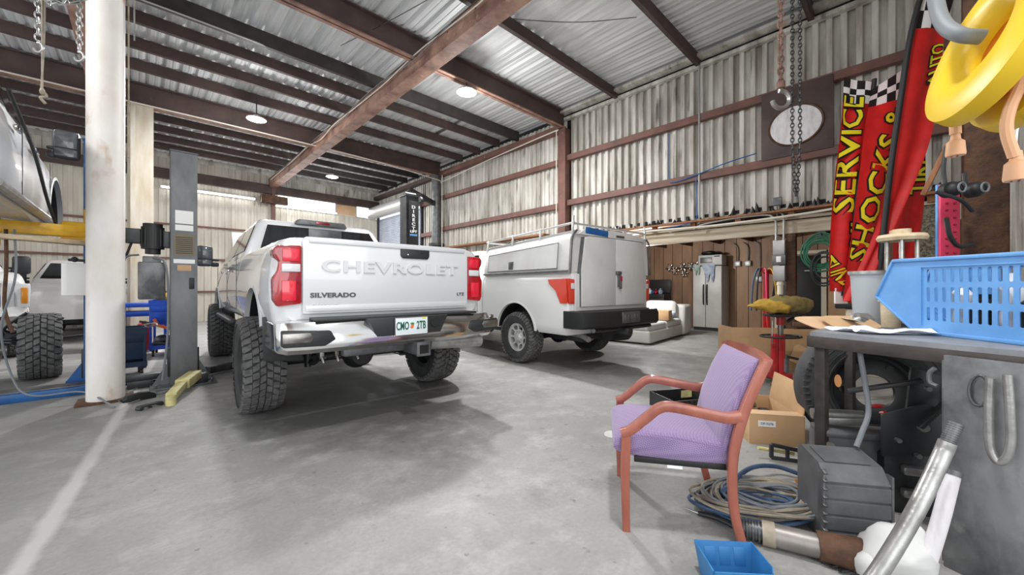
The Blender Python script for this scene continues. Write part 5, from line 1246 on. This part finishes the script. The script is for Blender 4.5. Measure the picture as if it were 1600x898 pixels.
tag(B().tube(smooth([p+Vector((0, .1, .02)), p+UP*.35+RtV*-.02, p+UP*.4+RtV*.08, p+UP*.37+RtV*.2, p+RtV*.3+UP*.1], 8), .01, 8).build('cable_loop', 'cord_blk'), 'black cable arching behind the basket around the wooden disc', 'cable')
tag(B().tube(smooth([p+Vector((0, .12, .02))+RtV*-.06, p+UP*.36+RtV*-.07, p+UP*.44+RtV*.02, p+UP*.3+RtV*.07, p+UP*.02+RtV*.09], 8), .008, 8).build('cable_loop', 'cord_green'), 'green cable arching beside the wooden disc', 'cable')
p = bench_pt(1297, 2.40)
for k, (dx, dy, w_, h_, a_, z_, m, lab) in enumerate(((0.00, .05, .3, .22, .2, .02, 'cardboard_lt', 'rounded tan cardboard piece at the far left corner of the workbench'), (.09, -.04, .26, .2, -.25, .035, 'cardboard', 'tan cardboard piece with tape overlapping the rounded one'))):
    b = B().box((0, 0, 0), (w_, h_, .006), .0).box((0, 0, 0), (w_*.8, h_*1.25, .006), .0)
    b = B().prism([(w_/2*math.copysign(abs(math.cos(t))**.5, math.cos(t)), h_/2*math.copysign(abs(math.sin(t))**.5, math.sin(t))) for t in [i*math.pi/12 for i in range(24)]], 0, .005, 'z')
    o = b.build('cardboard_piece', m); o.matrix_world = Matrix.Translation(p+RtV*dx+FwV*dy+UP*z_) @ Matrix.Rotation(YAW-1.57+a_, 4, 'Z') @ Matrix.Rotation(.30, 4, 'X'); tag(o, lab, 'cardboard')
tag(B().box((0, 0, 0), (.16, .05, .004), .0).xf(Matrix.Translation(p+RtV*.08+FwV*-.07+UP*.05) @ Matrix.Rotation(.5, 4, 'Z') @ Matrix.Rotation(.3, 4, 'X')).build('tape_strip', 'galv'), 'silver tape strip lying on the tan cardboard', 'tape')
def paper(p, w_, h_, rz, lab, seed):
    b = B(); n = 8; rnd = random.Random(seed); vs = []
    for i in range(n+1):
        for j in range(n+1): vs.append(((i/n-.5)*w_, (j/n-.5)*h_, .012+.010*math.sin(i*1.1+j*.7+seed)+(.04*(i/n-.6)**2 if i > n*.6 else 0)))
    k = len(vs); vs += [(a, b_, c-.0015) for a, b_, c in vs]; fs = [[i*(n+1)+j, (i+1)*(n+1)+j, (i+1)*(n+1)+j+1, i*(n+1)+j+1] for i in range(n) for j in range(n)]
    fs += [[q+k for q in f[::-1]] for f in fs]; o = b.add(vs, fs).build('paper_sheet', 'paper', ang=60); o.matrix_world = Matrix.Translation(p) @ Matrix.Rotation(rz, 4, 'Z'); tag(o, lab, 'paper')
paper(bench_pt(1335, 2.2), .22, .16, -.7, 'white paper sheet at the front left of the workbench top', 1)
paper(bench_pt(1395, 2.05)+UP*.006, .34, .1, -1.0, 'long white paper sheet curling out below the blue basket', 2)
tag(B().sphere(bench_pt(1345, 2.42)+UP*.045, .05, (1.8, 1.2, .8)).jitter(.03, 25).build('plastic_wrap', 'galv'), 'crumpled clear wrap on the workbench beside the bucket', 'wrap')
p0 = Q(1345, 524, 1.98)
tag(B().tube(smooth([Q(1345, 524, 2.12), Q(1343, 545, 2.02), Q(1352, 600, 2.0), Q(1357, 645, 1.98), Q(1347, 675, 1.95), Q(1338, 698, 1.93)], 8), .012, 10).build('electric_cable', 'cord_grey'), 'thick grey cord hanging down over the edge of the workbench', 'cord')

# purple armchair
M = Matrix.Translation((2.10, .925, 0)) @ Matrix.Rotation(math.atan2(.835, -.55)-math.pi/2, 4, 'Z')
r = put(thing('armchair', 'purple upholstered armchair with reddish wooden frame', 'chair'), M)
HW, HD = .285, .25
def bars(b, pts, w_, h_):
    """smooth rectangular member through pts lying in a plane of constant x"""
    P_ = smooth(pts, 6); rings = []
    for i, p in enumerate(P_):
        t = (P_[min(i+1, len(P_)-1)]-P_[max(i-1, 0)]).normalized(); nn = Vector((1, 0, 0)).cross(t).normalized(); k = i/(len(P_)-1)
        ww = w_; hh = h_[0]+(h_[1]-h_[0])*k; e_ = .22
        q = []
        for sx, sn in ((-1, -1+e_), (-1+e_, -1), (1-e_, -1), (1, -1+e_), (1, 1-e_), (1-e_, 1), (-1+e_, 1), (-1, 1-e_)): q.append(p+Vector((sx*ww/2, 0, 0))+nn*sn*hh/2)
        rings.append(q)
    return b.loft(rings)
for s in (-1, 1):
    x = s*HW
    B_ = bars(B(), [(x, HD, 0), (x, HD+.005, .25), (x, HD-.0, .49)], .032, (.036, .046)); B_.build('front_leg', 'wood_chair', r, ang=50)
    bars(B(), [(x, HD+.022, .478), (x, HD-.02, .497), (x, HD-.09, .56), (x, HD-.15, .612), (x, HD-.21, .625), (x, -.10, .605), (x, -.20, .590), (x, -.262, .60)], .036, (.042, .05)).build('armrest', 'wood_chair', r, ang=50)
    bars(B(), [(x, -.27, 0), (x, -.235, .15), (x, -.225, .32), (x, -.235, .45), (x, -.275, .62), (x, -.335, .78), (x, -.37, .86)], .034, (.038, .042)).build('back_leg', 'wood_chair', r, ang=50)
b = B(); sx_ = .262
rings = []
for y, zt, zb in ((-.23, .45, .345), (-.2, .465, .335), (0, .485, .325), (.18, .49, .335), (.26, .475, .35), (.30, .45, .37), (.31, .42, .39)):
    ring = []
    for t in range(20):
        an = 2*math.pi*t/20; cx = math.copysign(abs(math.cos(an))**.35, math.cos(an)); sz = math.copysign(abs(math.sin(an))**.45, math.sin(an))
        ring.append((cx*sx_*(1.0 if y < .25 else 1.02), y, (zt+zb)/2+sz*(zt-zb)/2))
    rings.append(ring)
B().loft(rings).build('seat_cushion', 'uphol', r, ang=60)
rings = []
for z, y, th in ((.40, -.205, .03), (.44, -.205, .05), (.6, -.245, .065), (.75, -.30, .06), (.83, -.335, .05), (.865, -.352, .025)):
    ring = []
    for t in range(20):
        an = 2*math.pi*t/20; cx = math.copysign(abs(math.cos(an))**.35, math.cos(an)); sy_ = math.copysign(abs(math.sin(an))**.5, math.sin(an))
        ring.append((cx*.262*(1 if z < .8 else .985), y+sy_*th/2, z))
    rings.append(ring)
B().loft(rings).build('back_cushion', 'uphol', r, ang=60)
B().loft([[(x, y-.03*(1-abs(x)/.3)**.5 if 0 else y, z) for y, z in ((-.385, .845), (-.345, .85), (-.35, .895+dz), (-.39, .89+dz))] for x, dz in ((-.30, -.02), (-.2, .0), (0, .01), (.2, 0), (.30, -.02))]).build('crest_rail', 'wood_chair', r)
for s in (-1, 1): B().box((s*.25, 0, .345), (.02, .42, .03), .004).build('seat_rail', 'plastic_black', r)
B().box((-.255, .02, .325), (.004, .07, .02)).build('care_tag', 'white', r)

# blue hopper bin in the foreground
M = frame(1158, 1.49, -4)
r = put(thing('parts_bin', 'blue plastic hopper bin on the floor in front of the armchair', 'bin'), M)
w_, d_, h_ = .20, .12, .12
B().slab([(-w_/2, d_, 0), (w_/2, d_, 0), (w_/2+.015, d_+.03, h_), (-w_/2-.015, d_+.03, h_)], .005).build('back_wall', 'blue_bin', r)
for s in (-1, 1): B().slab([(s*w_/2, 0, 0), (s*w_/2, d_, 0), (s*(w_/2+.015), d_+.03, h_), (s*(w_/2+.015), 0, h_), (s*(w_/2+.008), -.015, h_*.9)][::s], .005).build('side_wall', 'blue_bin', r)
B().slab([(-w_/2, 0, 0), (w_/2, 0, 0), (w_/2+.008, -.02, h_*.9), (-w_/2-.008, -.02, h_*.9)], .005).build('front_wall', 'blue_bin', r)
B().box((0, d_/2, .004), (w_, d_, .008)).build('floor_panel', 'blue_bin', r)
for k in range(3): B().box((-.06+k*.06, d_+.012, h_*.55), (.045, .004, h_*.6), .001, R=Matrix.Rotation(-.22, 3, 'X')).build('rib_panel', 'blue_bin', r)
# white disc and black crate
p = G(957, 680); tag(B().lathe([(0, .012), (.05, .012), (.062, .016), (.068, .006), (.065, 0), (0, 0)], 'z', 32, c=p).build('plastic_disc', 'cloth_white'), 'small white plastic lid on the floor left of the armchair', 'lid')
r = put(thing('plastic_crate', 'black plastic crate on the floor behind the armchair', 'crate'), frame(1068, 3.6, 14))
cr = B().box((0, 0, .01), (.48, .36, .02)); 
for sx in (-1, 1): cr.box((sx*.235, 0, .1), (.01, .36, .2))
for sy in (-1, 1): cr.box((0, sy*.175, .1), (.48, .01, .2))
for k in range(10): cr.box((-.22+k*.049, -.183, .1), (.008, .012, .19)).box((-.22+k*.049, .17, .1), (.008, .012, .19))
cr.build('crate_body', 'plastic_black', r); B().box((.16, .162, .15), (.12, .004, .07)).build('yellow_label', 'yellow_pale', r)

# coiled hoses
c0 = G(1187, 797); 
r = None
b = B(); coil(b, c0+UP*.05, RtV*.95, FwV*.62, .20, .37, 12, .0075, .045, 11, .07); tag(b.build('hose_coil', 'cord_tan'), 'loose coil of tan hose on the floor behind the armchair leg', 'hose')
b = B(); coil(b, c0+UP*.03+RtV*-.05, RtV*.85, FwV*.55, .12, .34, 9, .009, .06, 23, .05); tag(b.build('hose_coil', 'cord_blue'), 'tangled dark blue hose under the tan coil', 'hose')
b = B(); coil(b, c0+UP*.07+RtV*.05, RtV*.9, FwV*.6, .18, .34, 7, .007, .05, 31, .06); tag(b.build('cable_coil', 'cord_grey'), 'loose coil of light grey cable on top of the tan hose', 'cable')
tag(B().tube(smooth([c0+RtV*-.2+UP*.1, G(1170, 758)+UP*.1, G(1210, 743)+UP*.06, G(1250, 748)+UP*.03], 8), .013, 10).build('blue_hose', 'cord_blue'), 'thick blue hose end running to the orange nozzle', 'hose')
r = put(thing('spray_nozzle', 'yellow orange nozzle lying against the grey plastic cover', 'nozzle'), frame(1262, 2.3, 0)); B().cyl((-.06, 0, .03), (.04, 0, .05), .022, .03).build('nozzle_cone', 'amber', r); B().cyl((.04, 0, .05), (.1, .02, .06), .026).build('grip', 'cord_blk', r)
r = thing('air_gun', 'black air gun with steel tip left of the armchair back leg', 'tool'); p0, p1, p2 = G(1070, 797)+UP*.012, G(1092, 806)+UP*.015, G(1150, 830)+UP*.02
B().tube([p0, p1], .006, 8).build('tip', 'galv', r); B().tube(smooth([p1, (p1+p2)/2+UP*.01, p2]), .012, 10).build('grip', 'cord_blk', r)
# drive shaft
r = thing('drive_shaft', 'old grey drive shaft with rusty end lying on the floor', 'drive shaft'); p0, p1 = G(1152, 838)+UP*.05, G(1318, 884)+UP*.06; dv = (p1-p0).normalized()
B().cyl(p0+dv*.12, p1-dv*.05, .05, n=28).build('tube', 'hose_pipe', r)
b = B()
for k in range(8): b.cyl(p0+dv*(.012*k), p0+dv*(.012*k+.007), .046 if k % 2 else .040, n=24)
b.cyl(p0, p0+dv*.1, .036, n=20).build('splined_end', 'steel_grey', r)
B().cyl(p0+dv*.1, p0+dv*.15, .054, n=28).build('collar', 'cord_tan', r)
B().cyl(p1-dv*.09, p1+dv*.1, .058, .066, n=24).cyl(p1+dv*.08, p1+dv*.1, .085, n=24).jitter(.012, 12).build('rusty_flange', 'rust', r)
b = B()
for k in range(5): q = G(1255+k*14, 868+k*7)+UP*.012; b.tube(smooth([q, q+RtV*.04+FwV*.02, q+RtV*.07+FwV*-.02, q+RtV*.02+FwV*-.03]), .005, 6)
tag(b.build('metal_shavings', 'steel_dark'), 'tangle of dark wire scraps under the drive shaft', 'scrap', kind='stuff')
# C clamp
r = put(thing('c_clamp', 'steel C-clamp with chain on the floor before the open carton', 'clamp'), frame(1238, 2.62, -10))
B().bar((-.13, 0, .12), (.13, .02, .07), .02, .025, .004).bar((-.13, 0, .12), (-.13, 0, .03), .02, .025, .004).bar((-.13, 0, .03), (.12, -.01, .0+.015), .02, .025, .004).bar((-.03, 0, .10), (-.03, 0, .02), .015, .02).build('clamp_frame', 'steel_dark', r)
B().cyl((-.2, .03, .08), (.02, .02, .06), .012).build('screw', 'yellow_pale', r); B().box((.1, 0, .05), (.07, .05, .08), .01).build('jaw', 'galv', r)

# grey plastic cover, machine parts
M = frame(1341, 1.76, -12) @ Matrix.Scale(.84, 4)
r = put(thing('plastic_cover', 'ribbed grey plastic cover standing on the floor below the workbench', 'cover'), M)
b = B(); prof = [(0, 0), (0, .085)]
pr = [(-.0, .0)]
zs = []; z = 0
for k in range(4): zs += [(.0, z+.002), (.0, z+.072), (.012, z+.080), (.012, z+.086)]; z += .088
pr = [(y, z_) for y, z_ in zs]+[(.0, .356), (.07, .43), (.26, .46), (.3, .44), (.3, 0)]
b.prism(pr, -.155, .155, 'x'); b.build('cover_shell', 'plastic_grey', r, ang=25)
b = B()
for k in range(9): b.box((-.162, -.005, .05+k*.045), (.02, .03, .012), .002, R=Matrix.Rotation(.5, 3, 'X'))
b.box((-.165, .02, .2), (.012, .06, .4), .003); b.build('edge_ribbing', 'steel_grey', r)
B().box((.16, .02, .2), (.012, .05, .42), .004).build('end_strip', 'steel_grey', r)
B().slab([(-.12, .075, .4345), (.10, .075, .4345), (.10, .23, .4585), (-.12, .23, .4585)], .004).build('top_panel', 'plastic_grey', r)
M = frame(1362, 2.22, -14)
r = put(thing('metal_housing', 'long grey metal housing lying behind the ribbed cover', 'car part'), M)
B().box((0, 0, .18), (.56, .2, .36), .03).box((0, -.05, .375), (.6, .16, .04), .015).build('housing', 'plastic_grey', r)
for x in (-.27, .27): B().cyl((x, -.1, .3), (x, -.13, .3), .03, n=18).build('mounting_lug', 'galv', r)
B().bar((-.28, -.02, .42), (-.05, -.05, .44), .05, .04, .006).cyl((-.3, 0, .45), (-.05, -.02, .46), .03).build('fork_bracket', 'galv', r)
M = frame(1438, 2.0, -20)
r = put(thing('hinge_mechanism', 'black steel bracket mechanism with bolts left of the grey pedestal', 'bracket'), M)
B().prism([(-.16, .30), (.10, .34), (.12, .56), (.02, .60), (-.16, .52)], -.01, .01, 'y', .003).build('side_plate', 'trim_black', r)
B().prism([(-.05, .44), (.08, .50), (.10, .74), (-.02, .78)], .03, .05, 'y', .003).build('upper_plate', 'trim_black', r)
B().prism([(-.14, 0), (.1, 0), (.1, .34), (-.14, .3)], .02, .12, 'y', .01).build('lower_block', 'steel_dark', r)
B().bar((.0, -.02, .72), (-.28, .06, .62), .05, .02, .004).bar((-.02, -.03, .48), (.12, -.03, .66), .04, .02, .004).build('link_arm', 'steel_dark', r)
for x, z in ((0, .48), (-.1, .4), (.05, .56), (-.02, .33), (.02, .68)): B().cyl((x, -.035, z), (x, -.01, z), .022 if x == 0 else .012, n=12).build('bolt', 'galv', r)
for z in (.12, .24): B().box((-.02, .0, z), (.12, .05, .05), .02).build('slot_window', 'galv', r)
# exhaust pipes
def pipe(pts, rad, nm, lab, m, thr):
    r = thing(nm, lab, 'pipe'); B().tube(smooth(pts, 8), rad, 24).build('pipe_body', m, r)
    b = B(); a_ = Vector(pts[-1]); d_ = (a_-Vector(pts[-2])).normalized()
    if thr:
        for k in range(9): b.cyl(a_+d_*(.009*k), a_+d_*(.009*k+.006), rad*.86, n=20)
        b.cyl(a_, a_+d_*.08, rad*.78, n=20)
    else: b.cyl(a_, a_+d_*.02, rad*1.12, n=20)
    b.build('pipe_end', 'steel_grey', r)
pb = G(1330, 960); pipe([(pb.x, pb.y, .03), Q(1375, 890, 1.40), Q(1432, 795, 1.45), Q(1470, 715, 1.50), Q(1481, 690, 1.50)], .027, 'exhaust_pipe', 'polished bent exhaust pipe leaning on the grey pedestal', 'galv', 1)
pb = G(1432, 925); pipe([(pb.x, pb.y, .03), Q(1448, 880, 1.52), Q(1470, 810, 1.53), Q(1487, 742, 1.55)], .026, 'exhaust_pipe', 'dirty pale pipe leaning right of the polished bent pipe', 'oval_white', 0)
q = G(1395, 905); tag(B().sphere((q.x, q.y, .1), .11, (1, 1, .9)).sphere(q+RtV*.07+UP*.15, .07).sphere(q+RtV*-.07+UP*.05, .07).jitter(.04, 9).build('plastic_bag', 'cloth_white', ang=60), 'crumpled white plastic bag behind the leaning pipes', 'bag')

# feather flags
def flag(name, label, ctrL, ctrR, D, thick, band, texts, polepts=None, wave=.03, seed=0, topchk=True):
    """cloth spanned between two edge curves given top to bottom"""
    rnd = random.Random(seed); L_ = smooth([Q(a, b_, D+dz) for a, b_, dz in ctrL], 8); R_ = smooth([Q(a, b_, D+dz) for a, b_, dz in ctrR], 8); n = len(L_)-1; m_ = 16
    nrm = -FwV
    def S(u, v, off=0):
        t = max(0, min(n-1e-4, v*n)); i = int(t); f_ = t-i; a = L_[i].lerp(L_[i+1], f_); c = R_[i].lerp(R_[i+1], f_); p = a.lerp(c, u)
        return p+nrm*(wave*(math.sin(u*9+seed+v*3)*.5+.5*math.sin(u*4.2+seed*2+v*5))*(.4+.6*v)+off)
    r = thing(name, label, 'flag', (0, 0, 0)); b = B(); nv = n*2; vs = []
    for i in range(nv+1):
        for j in range(m_+1): vs.append(S(j/m_, i/nv))
    k = len(vs); vs += [S(j/m_, i/nv, -.003) for i in range(nv+1) for j in range(m_+1)]
    for i in range(nv):
        for j in range(m_):
            v_ = (i+.5)/nv; u_ = (j+.5)/m_
            if topchk and v_ < band:
                b.m = 1 if (int(u_*4)+int(v_/band*3)) % 2 else 2
            else: b.m = 0
            a = [i*(m_+1)+j, i*(m_+1)+j+1, (i+1)*(m_+1)+j+1, (i+1)*(m_+1)+j]
            o = len(b.v)
            b.f.append(a); b.mi.append(b.m); b.f.append([q+k for q in a[::-1]]); b.mi.append(b.m)
    b.v = [tuple(p) for p in vs]
    cl = b.build('cloth', ['flag_red', 'flag_white', 'flag_black'], r, ang=80)
    H = sum((L_[i+1]-L_[i]).length for i in range(n))
    for body, uc, vc, size, rot, mcol, xs in texts:
        Wd = (S(1, vc)-S(0, vc)).length
        def fn(v, e, uc=uc, vc=vc, rot=rot, Wd=Wd):
            x, y = v.x, v.y
            ca, sa = math.cos(rot), math.sin(rot); x, y = x*ca-y*sa, x*sa+y*ca
            return S(max(.02, min(.98, uc+x/Wd)), max(0, min(1, vc-y/H)), e)
        B().text(body, size, 0, fn=lambda v: fn(v, .004), xs=xs, off=.018, res=2).build('lettering_outline', 'flag_black', r)
        B().text(body, size, 0, fn=lambda v: fn(v, .008), xs=xs, off=.004, res=2).build('lettering', mcol, r)
    if polepts: B().tube(smooth([Q(a, b_, D+dz) for a, b_, dz in polepts], 6), .022, 12).build('pole_sleeve', 'flag_black', r)
    return r
PI2 = math.pi/2
flag('feather_flag', 'red feather flag with checkered top and yellow SERVICE lettering', [(1318, 122, 0), (1313, 200, 0), (1303, 300, 0), (1297, 400, 0), (1297, 455, 0)], [(1364, 128, 0), (1357, 200, 0), (1345, 300, 0), (1340, 400, 0), (1336, 455, 0)],
     3.9, .003, .12, [('SERVICE', .38, .335, .30, PI2, 'flag_yellow', .98), ('OIL', .9, .66, .2, PI2, 'flag_yellow', 1), ('TUNE UP', .45, .90, .24, -1.0, 'flag_yellow', .7)], [(1366, 124, .0), (1358, 200, -.02), (1340, 300, -.02), (1330, 400, -.02), (1318, 462, -.02)], seed=1)
flag('feather_flag', 'red feather flag with checkered top and yellow SHOCKS & lettering', [(1362, 140, 0), (1352, 200, 0), (1340, 300, 0), (1326, 400, 0), (1318, 470, 0)], [(1412, 108, 0), (1410, 200, 0), (1398, 300, 0), (1375, 400, 0), (1340, 475, 0)],
     3.75, .003, .12, [('SHOCKS &', .52, .47, .27, PI2-.16, 'flag_yellow', 1.0)], None, seed=2)
flag('feather_flag', 'tallest red feather flag with black pole sleeve, nearest the yellow cable reel', [(1440, -40, 0), (1424, 50, 0), (1408, 150, 0), (1392, 260, 0), (1370, 360, 0), (1320, 470, 0)], [(1500, -30, 0), (1478, 50, 0), (1470, 120, 0), (1450, 220, 0), (1410, 320, 0), (1345, 470, 0)],
     3.45, .003, .19, [('AUTO', .9, .33, .2, PI2, 'flag_yellow', .9)], [(1452, -50, 0), (1424, 50, -.02), (1408, 150, -.02), (1392, 260, -.02), (1381, 360, -.02), (1374, 420, -.02)], seed=3)
flag('feather_flag', 'short lower red flag hanging behind the wooden disc', [(1420, 200, 0), (1412, 270, 0), (1402, 340, 0), (1392, 420, 0)], [(1446, 200, 0), (1443, 270, 0), (1440, 340, 0), (1436, 420, 0)],
     3.6, .003, .0, [('TIRE', .8, .35, .2, PI2, 'flag_yellow', 1)], None, seed=4, topchk=False)
p = Q(1314, 462, 3.9); tag(B().box(p, (.02, .13, .16), .004, R=Matrix.Rotation(YAW, 3, 'Z')).build('reflector_tag', 'white'), 'grey and white square at the foot of the SERVICE flag', 'tag')
# chains and hook in the middle
p = Q(1220, 150, 4.6); b = B(); link_chain(b, (p.x, p.y, 5.56), (p.x, p.y, 3.62), .010, .095, .06); r = thing('hanging_chain', 'rusty steel chain with a big hook hanging before the corrugated wall', 'chain'); b.build('chain_links', 'beam_pink', r)
hook(B(), (p.x, p.y, 3.62), .13).build('hook', 'galv', r); B().cyl((p.x, p.y, 3.58), (p.x, p.y, 3.66), .045).build('swivel', 'beam_pink', r)
for px, z1, lab in ((1238, 2.45, 'left strand of the thin chain loop beside the big hook'), (1250, 2.45, 'right strand of the thin chain loop beside the big hook')):
    p = Q(px, 150, 4.6); q = Q(1244, 150, 4.6); b = B(); link_chain(b, (p.x, p.y, 5.56), (p.x, p.y, 2.9), .006, .06, .035); link_chain(b, (p.x, p.y, 2.9), (q.x+(p.x-q.x)*.2, q.y+(p.y-q.y)*.2, z1-.15), .006, .06, .035)
    tag(b.build('hanging_chain', 'steel_dark'), lab, 'chain')

# yellow cord reel
cR = Q(1578, 66, 1.20); axn = (RtV*-.90+FwV*.35+UP*.30).normalized()
r = thing('cord_reel', 'large yellow plastic cord reel hanging at the upper right', 'cord reel', cR)
r.rotation_mode = 'QUATERNION'; r.rotation_quaternion = axn.to_track_quat('X', 'Z')
def ringd(x0, m, nm, R_=.25):
    return B().lathe([(.085, x0-.02), (.10, x0+.005), (.13, x0+.028), (.19, x0+.034), (.24, x0+.018), (R_, x0-.02), (R_, x0-.032), (.235, x0-.005), (.19, x0+.008), (.13, x0+.004), (.10, x0-.02), (.085, x0-.035)], 'x', 64, closed=True).build(nm, m, r, ang=50)
ringd(.05, 'yellow_reel', 'front_flange'); ringd(-.07, 'yellow_reel', 'rear_flange')
B().lathe([(.10, -.08), (.12, -.08), (.12, .04), (.10, .04)], 'x', 40, closed=True).build('drum', 'amber', r)
b = B()
for k in range(6): b.tube([(-.055+k*.017, (.15+.0)*math.cos(t*math.pi/16), .15*math.sin(t*math.pi/16)) for t in range(32)], .012, 8, closed=True)
b.build('wound_cord', 'orange', r)
tag(B().tube(smooth([Q(1456, -60, 1.35), Q(1463, 5, 1.32), Q(1475, 38, 1.28), Q(1500, 54, 1.22), Q(1535, 58, 1.2)], 8), .021, 14).build('hook_rod', 'cord_grey'), 'thick grey hook rod passing through the yellow reel', 'hook')
def plug(p, d, lab, m='cord_beige', s=1):
    r = thing('cord_plug', lab, 'plug', p); r.rotation_mode = 'QUATERNION'; r.rotation_quaternion = Vector(d).to_track_quat('Z', 'X'); r.scale = (.8, .8, .9)
    B().lathe([(0, -.04), (.014, -.04), (.018, -.01), (.03, .0), (.034, .05), (.032, .058), (0, .058)], 'z', 20).build('plug_body', m, r)
    for k in range(3): B().box((.012*math.cos(k*2.1), .012*math.sin(k*2.1), .058), (.006, .004, .004)).build('socket_slot', 'black', r)
plug(Q(1493, 222, 1.45), (0, 0, -1), 'peach extension cord socket hanging below the yellow reel'); tag(B().tube(smooth([Q(1493, 120, 1.42), Q(1492, 180, 1.45), Q(1493, 210, 1.45)]), .016, 10).build('cord', 'cord_beige'), 'peach cord hanging down from the yellow reel', 'cord')
plug(Q(1588, 255, 1.15), (0, 0, -1), 'peach plug at the right edge below the yellow reel'); tag(B().tube(smooth([Q(1603, 60, 1.1), Q(1598, 120, 1.12), Q(1578, 170, 1.14), Q(1573, 205, 1.15), Q(1585, 245, 1.15)], 8), .014, 10).build('cord', 'cord_beige'), 'peach cord curving down the right edge of the picture', 'cord')
tag(B().tube(smooth([Q(1606, 110, 1.3), Q(1600, 160, 1.32), Q(1588, 200, 1.35), Q(1584, 245, 1.35)], 8), .006, 8).build('cord', 'paper'), 'thin white cord behind the peach plug', 'cord')
# near wall hangings
r = thing('perforated_strip', 'pink perforated plastic strip hanging on the near wall', 'strip', Q(1483, 345, 3.0))
b = B().box((0, 0, 0), (.02, .15, .56), .004, R=Matrix.Rotation(YAW, 3, 'Z')); b.build('strip', 'pink', r)
hb_ = B()
for k in range(10):
    for s in (-.5, .5): c_ = RtV*(s*.06)+UP*(-.25+k*.055)+FwV*-.012; hb_.sphere(c_, .012, (1, 1, .8), 10, 6)
hb_.build('hole', 'lamp_red', r); tag(r.children[-1], kind='stuff')
tag(B().box(Q(1468, 350, 3.03), (.02, .05, .62), .004, R=Matrix.Rotation(YAW, 3, 'Z')).build('blue_strip', 'blue_basket'), 'narrow blue strip left of the pink perforated strip', 'strip')
r = thing('ear_muffs', 'black ear muffs hanging above the pink strip', 'ear muffs', Q(1495, 298, 2.6))
for s in (-1, 1):
    c_ = RtV*(s*.075); B().tube([c_+UP*0, c_+FwV*-.05+RtV*.01*s], .05, 24).sphere(c_+FwV*-.045, .048, (1, 1, 1)).build('ear_cup', 'plastic_black', r)
    B().tube([c_+FwV*-.095+RtV*.025*math.cos(t*.4)+UP*.03*math.sin(t*.4) for t in range(16)], .006, 6, closed=True).build('cushion_ring', 'cord_grey', r)
B().tube(smooth([RtV*-.08+UP*.04, RtV*-.09+UP*.16, RtV*-.07+UP*.3]), .012, 8).tube(smooth([RtV*.06+UP*.04, RtV*.05+UP*.12]), .012, 8).build('headband', 'steel_dark', r)
tag(B().tube(smooth([Q(1462, 300, 2.55), Q(1500, 312, 2.5), Q(1520, 330, 2.5)]), .012, 8).tube(smooth([Q(1478, 340, 2.6), Q(1485, 370, 2.6), Q(1500, 385, 2.6), Q(1522, 380, 2.6)]), .014, 8).build('tool_hose', 'cord_blk'), 'black hose and fittings hooked below the ear muffs', 'hose')
r = thing('wooden_stick', 'rough wooden stick leaning beside the near wall', 'stick'); B().bar(Q(1442, 305, 2.9), Q(1482, 225, 2.8), .04, .03, .003).build('stick', 'wood_raw', r)
tag(B().box(Q(1458, 370, 4.6), (.06, .3, .75), .01, R=Matrix.Rotation(0, 3, 'Z')).build('stone_slab', 'gravel'), 'rough grey speckled slab standing behind the wooden disc', 'slab')
tag(B().box((3.95, YN+.05, 1.9), (.5, .03, 2.6), .004).build('wall_board', 'cap_white'), 'pale board on the near wall behind the brown column', 'board')
# strewn thin wires under the roof
for a_, c_, lab in (((3.7, 4.9, 5.55), (5.8, 3.1, 5.6), 'thin wire sagging under the roof right of the rafter'), ((2.6, 7.2, 5.6), (3.4, 3.0, 5.5), 'thin wire under the roof left of the rafter')):
    a_, c_ = Vector(a_), Vector(c_); tag(B().tube(smooth([a_, a_.lerp(c_, .33)-UP*.08, a_.lerp(c_, .66)-UP*.1, c_]), .006, 6).build('roof_wire', 'steel_dark'), lab, 'wire')
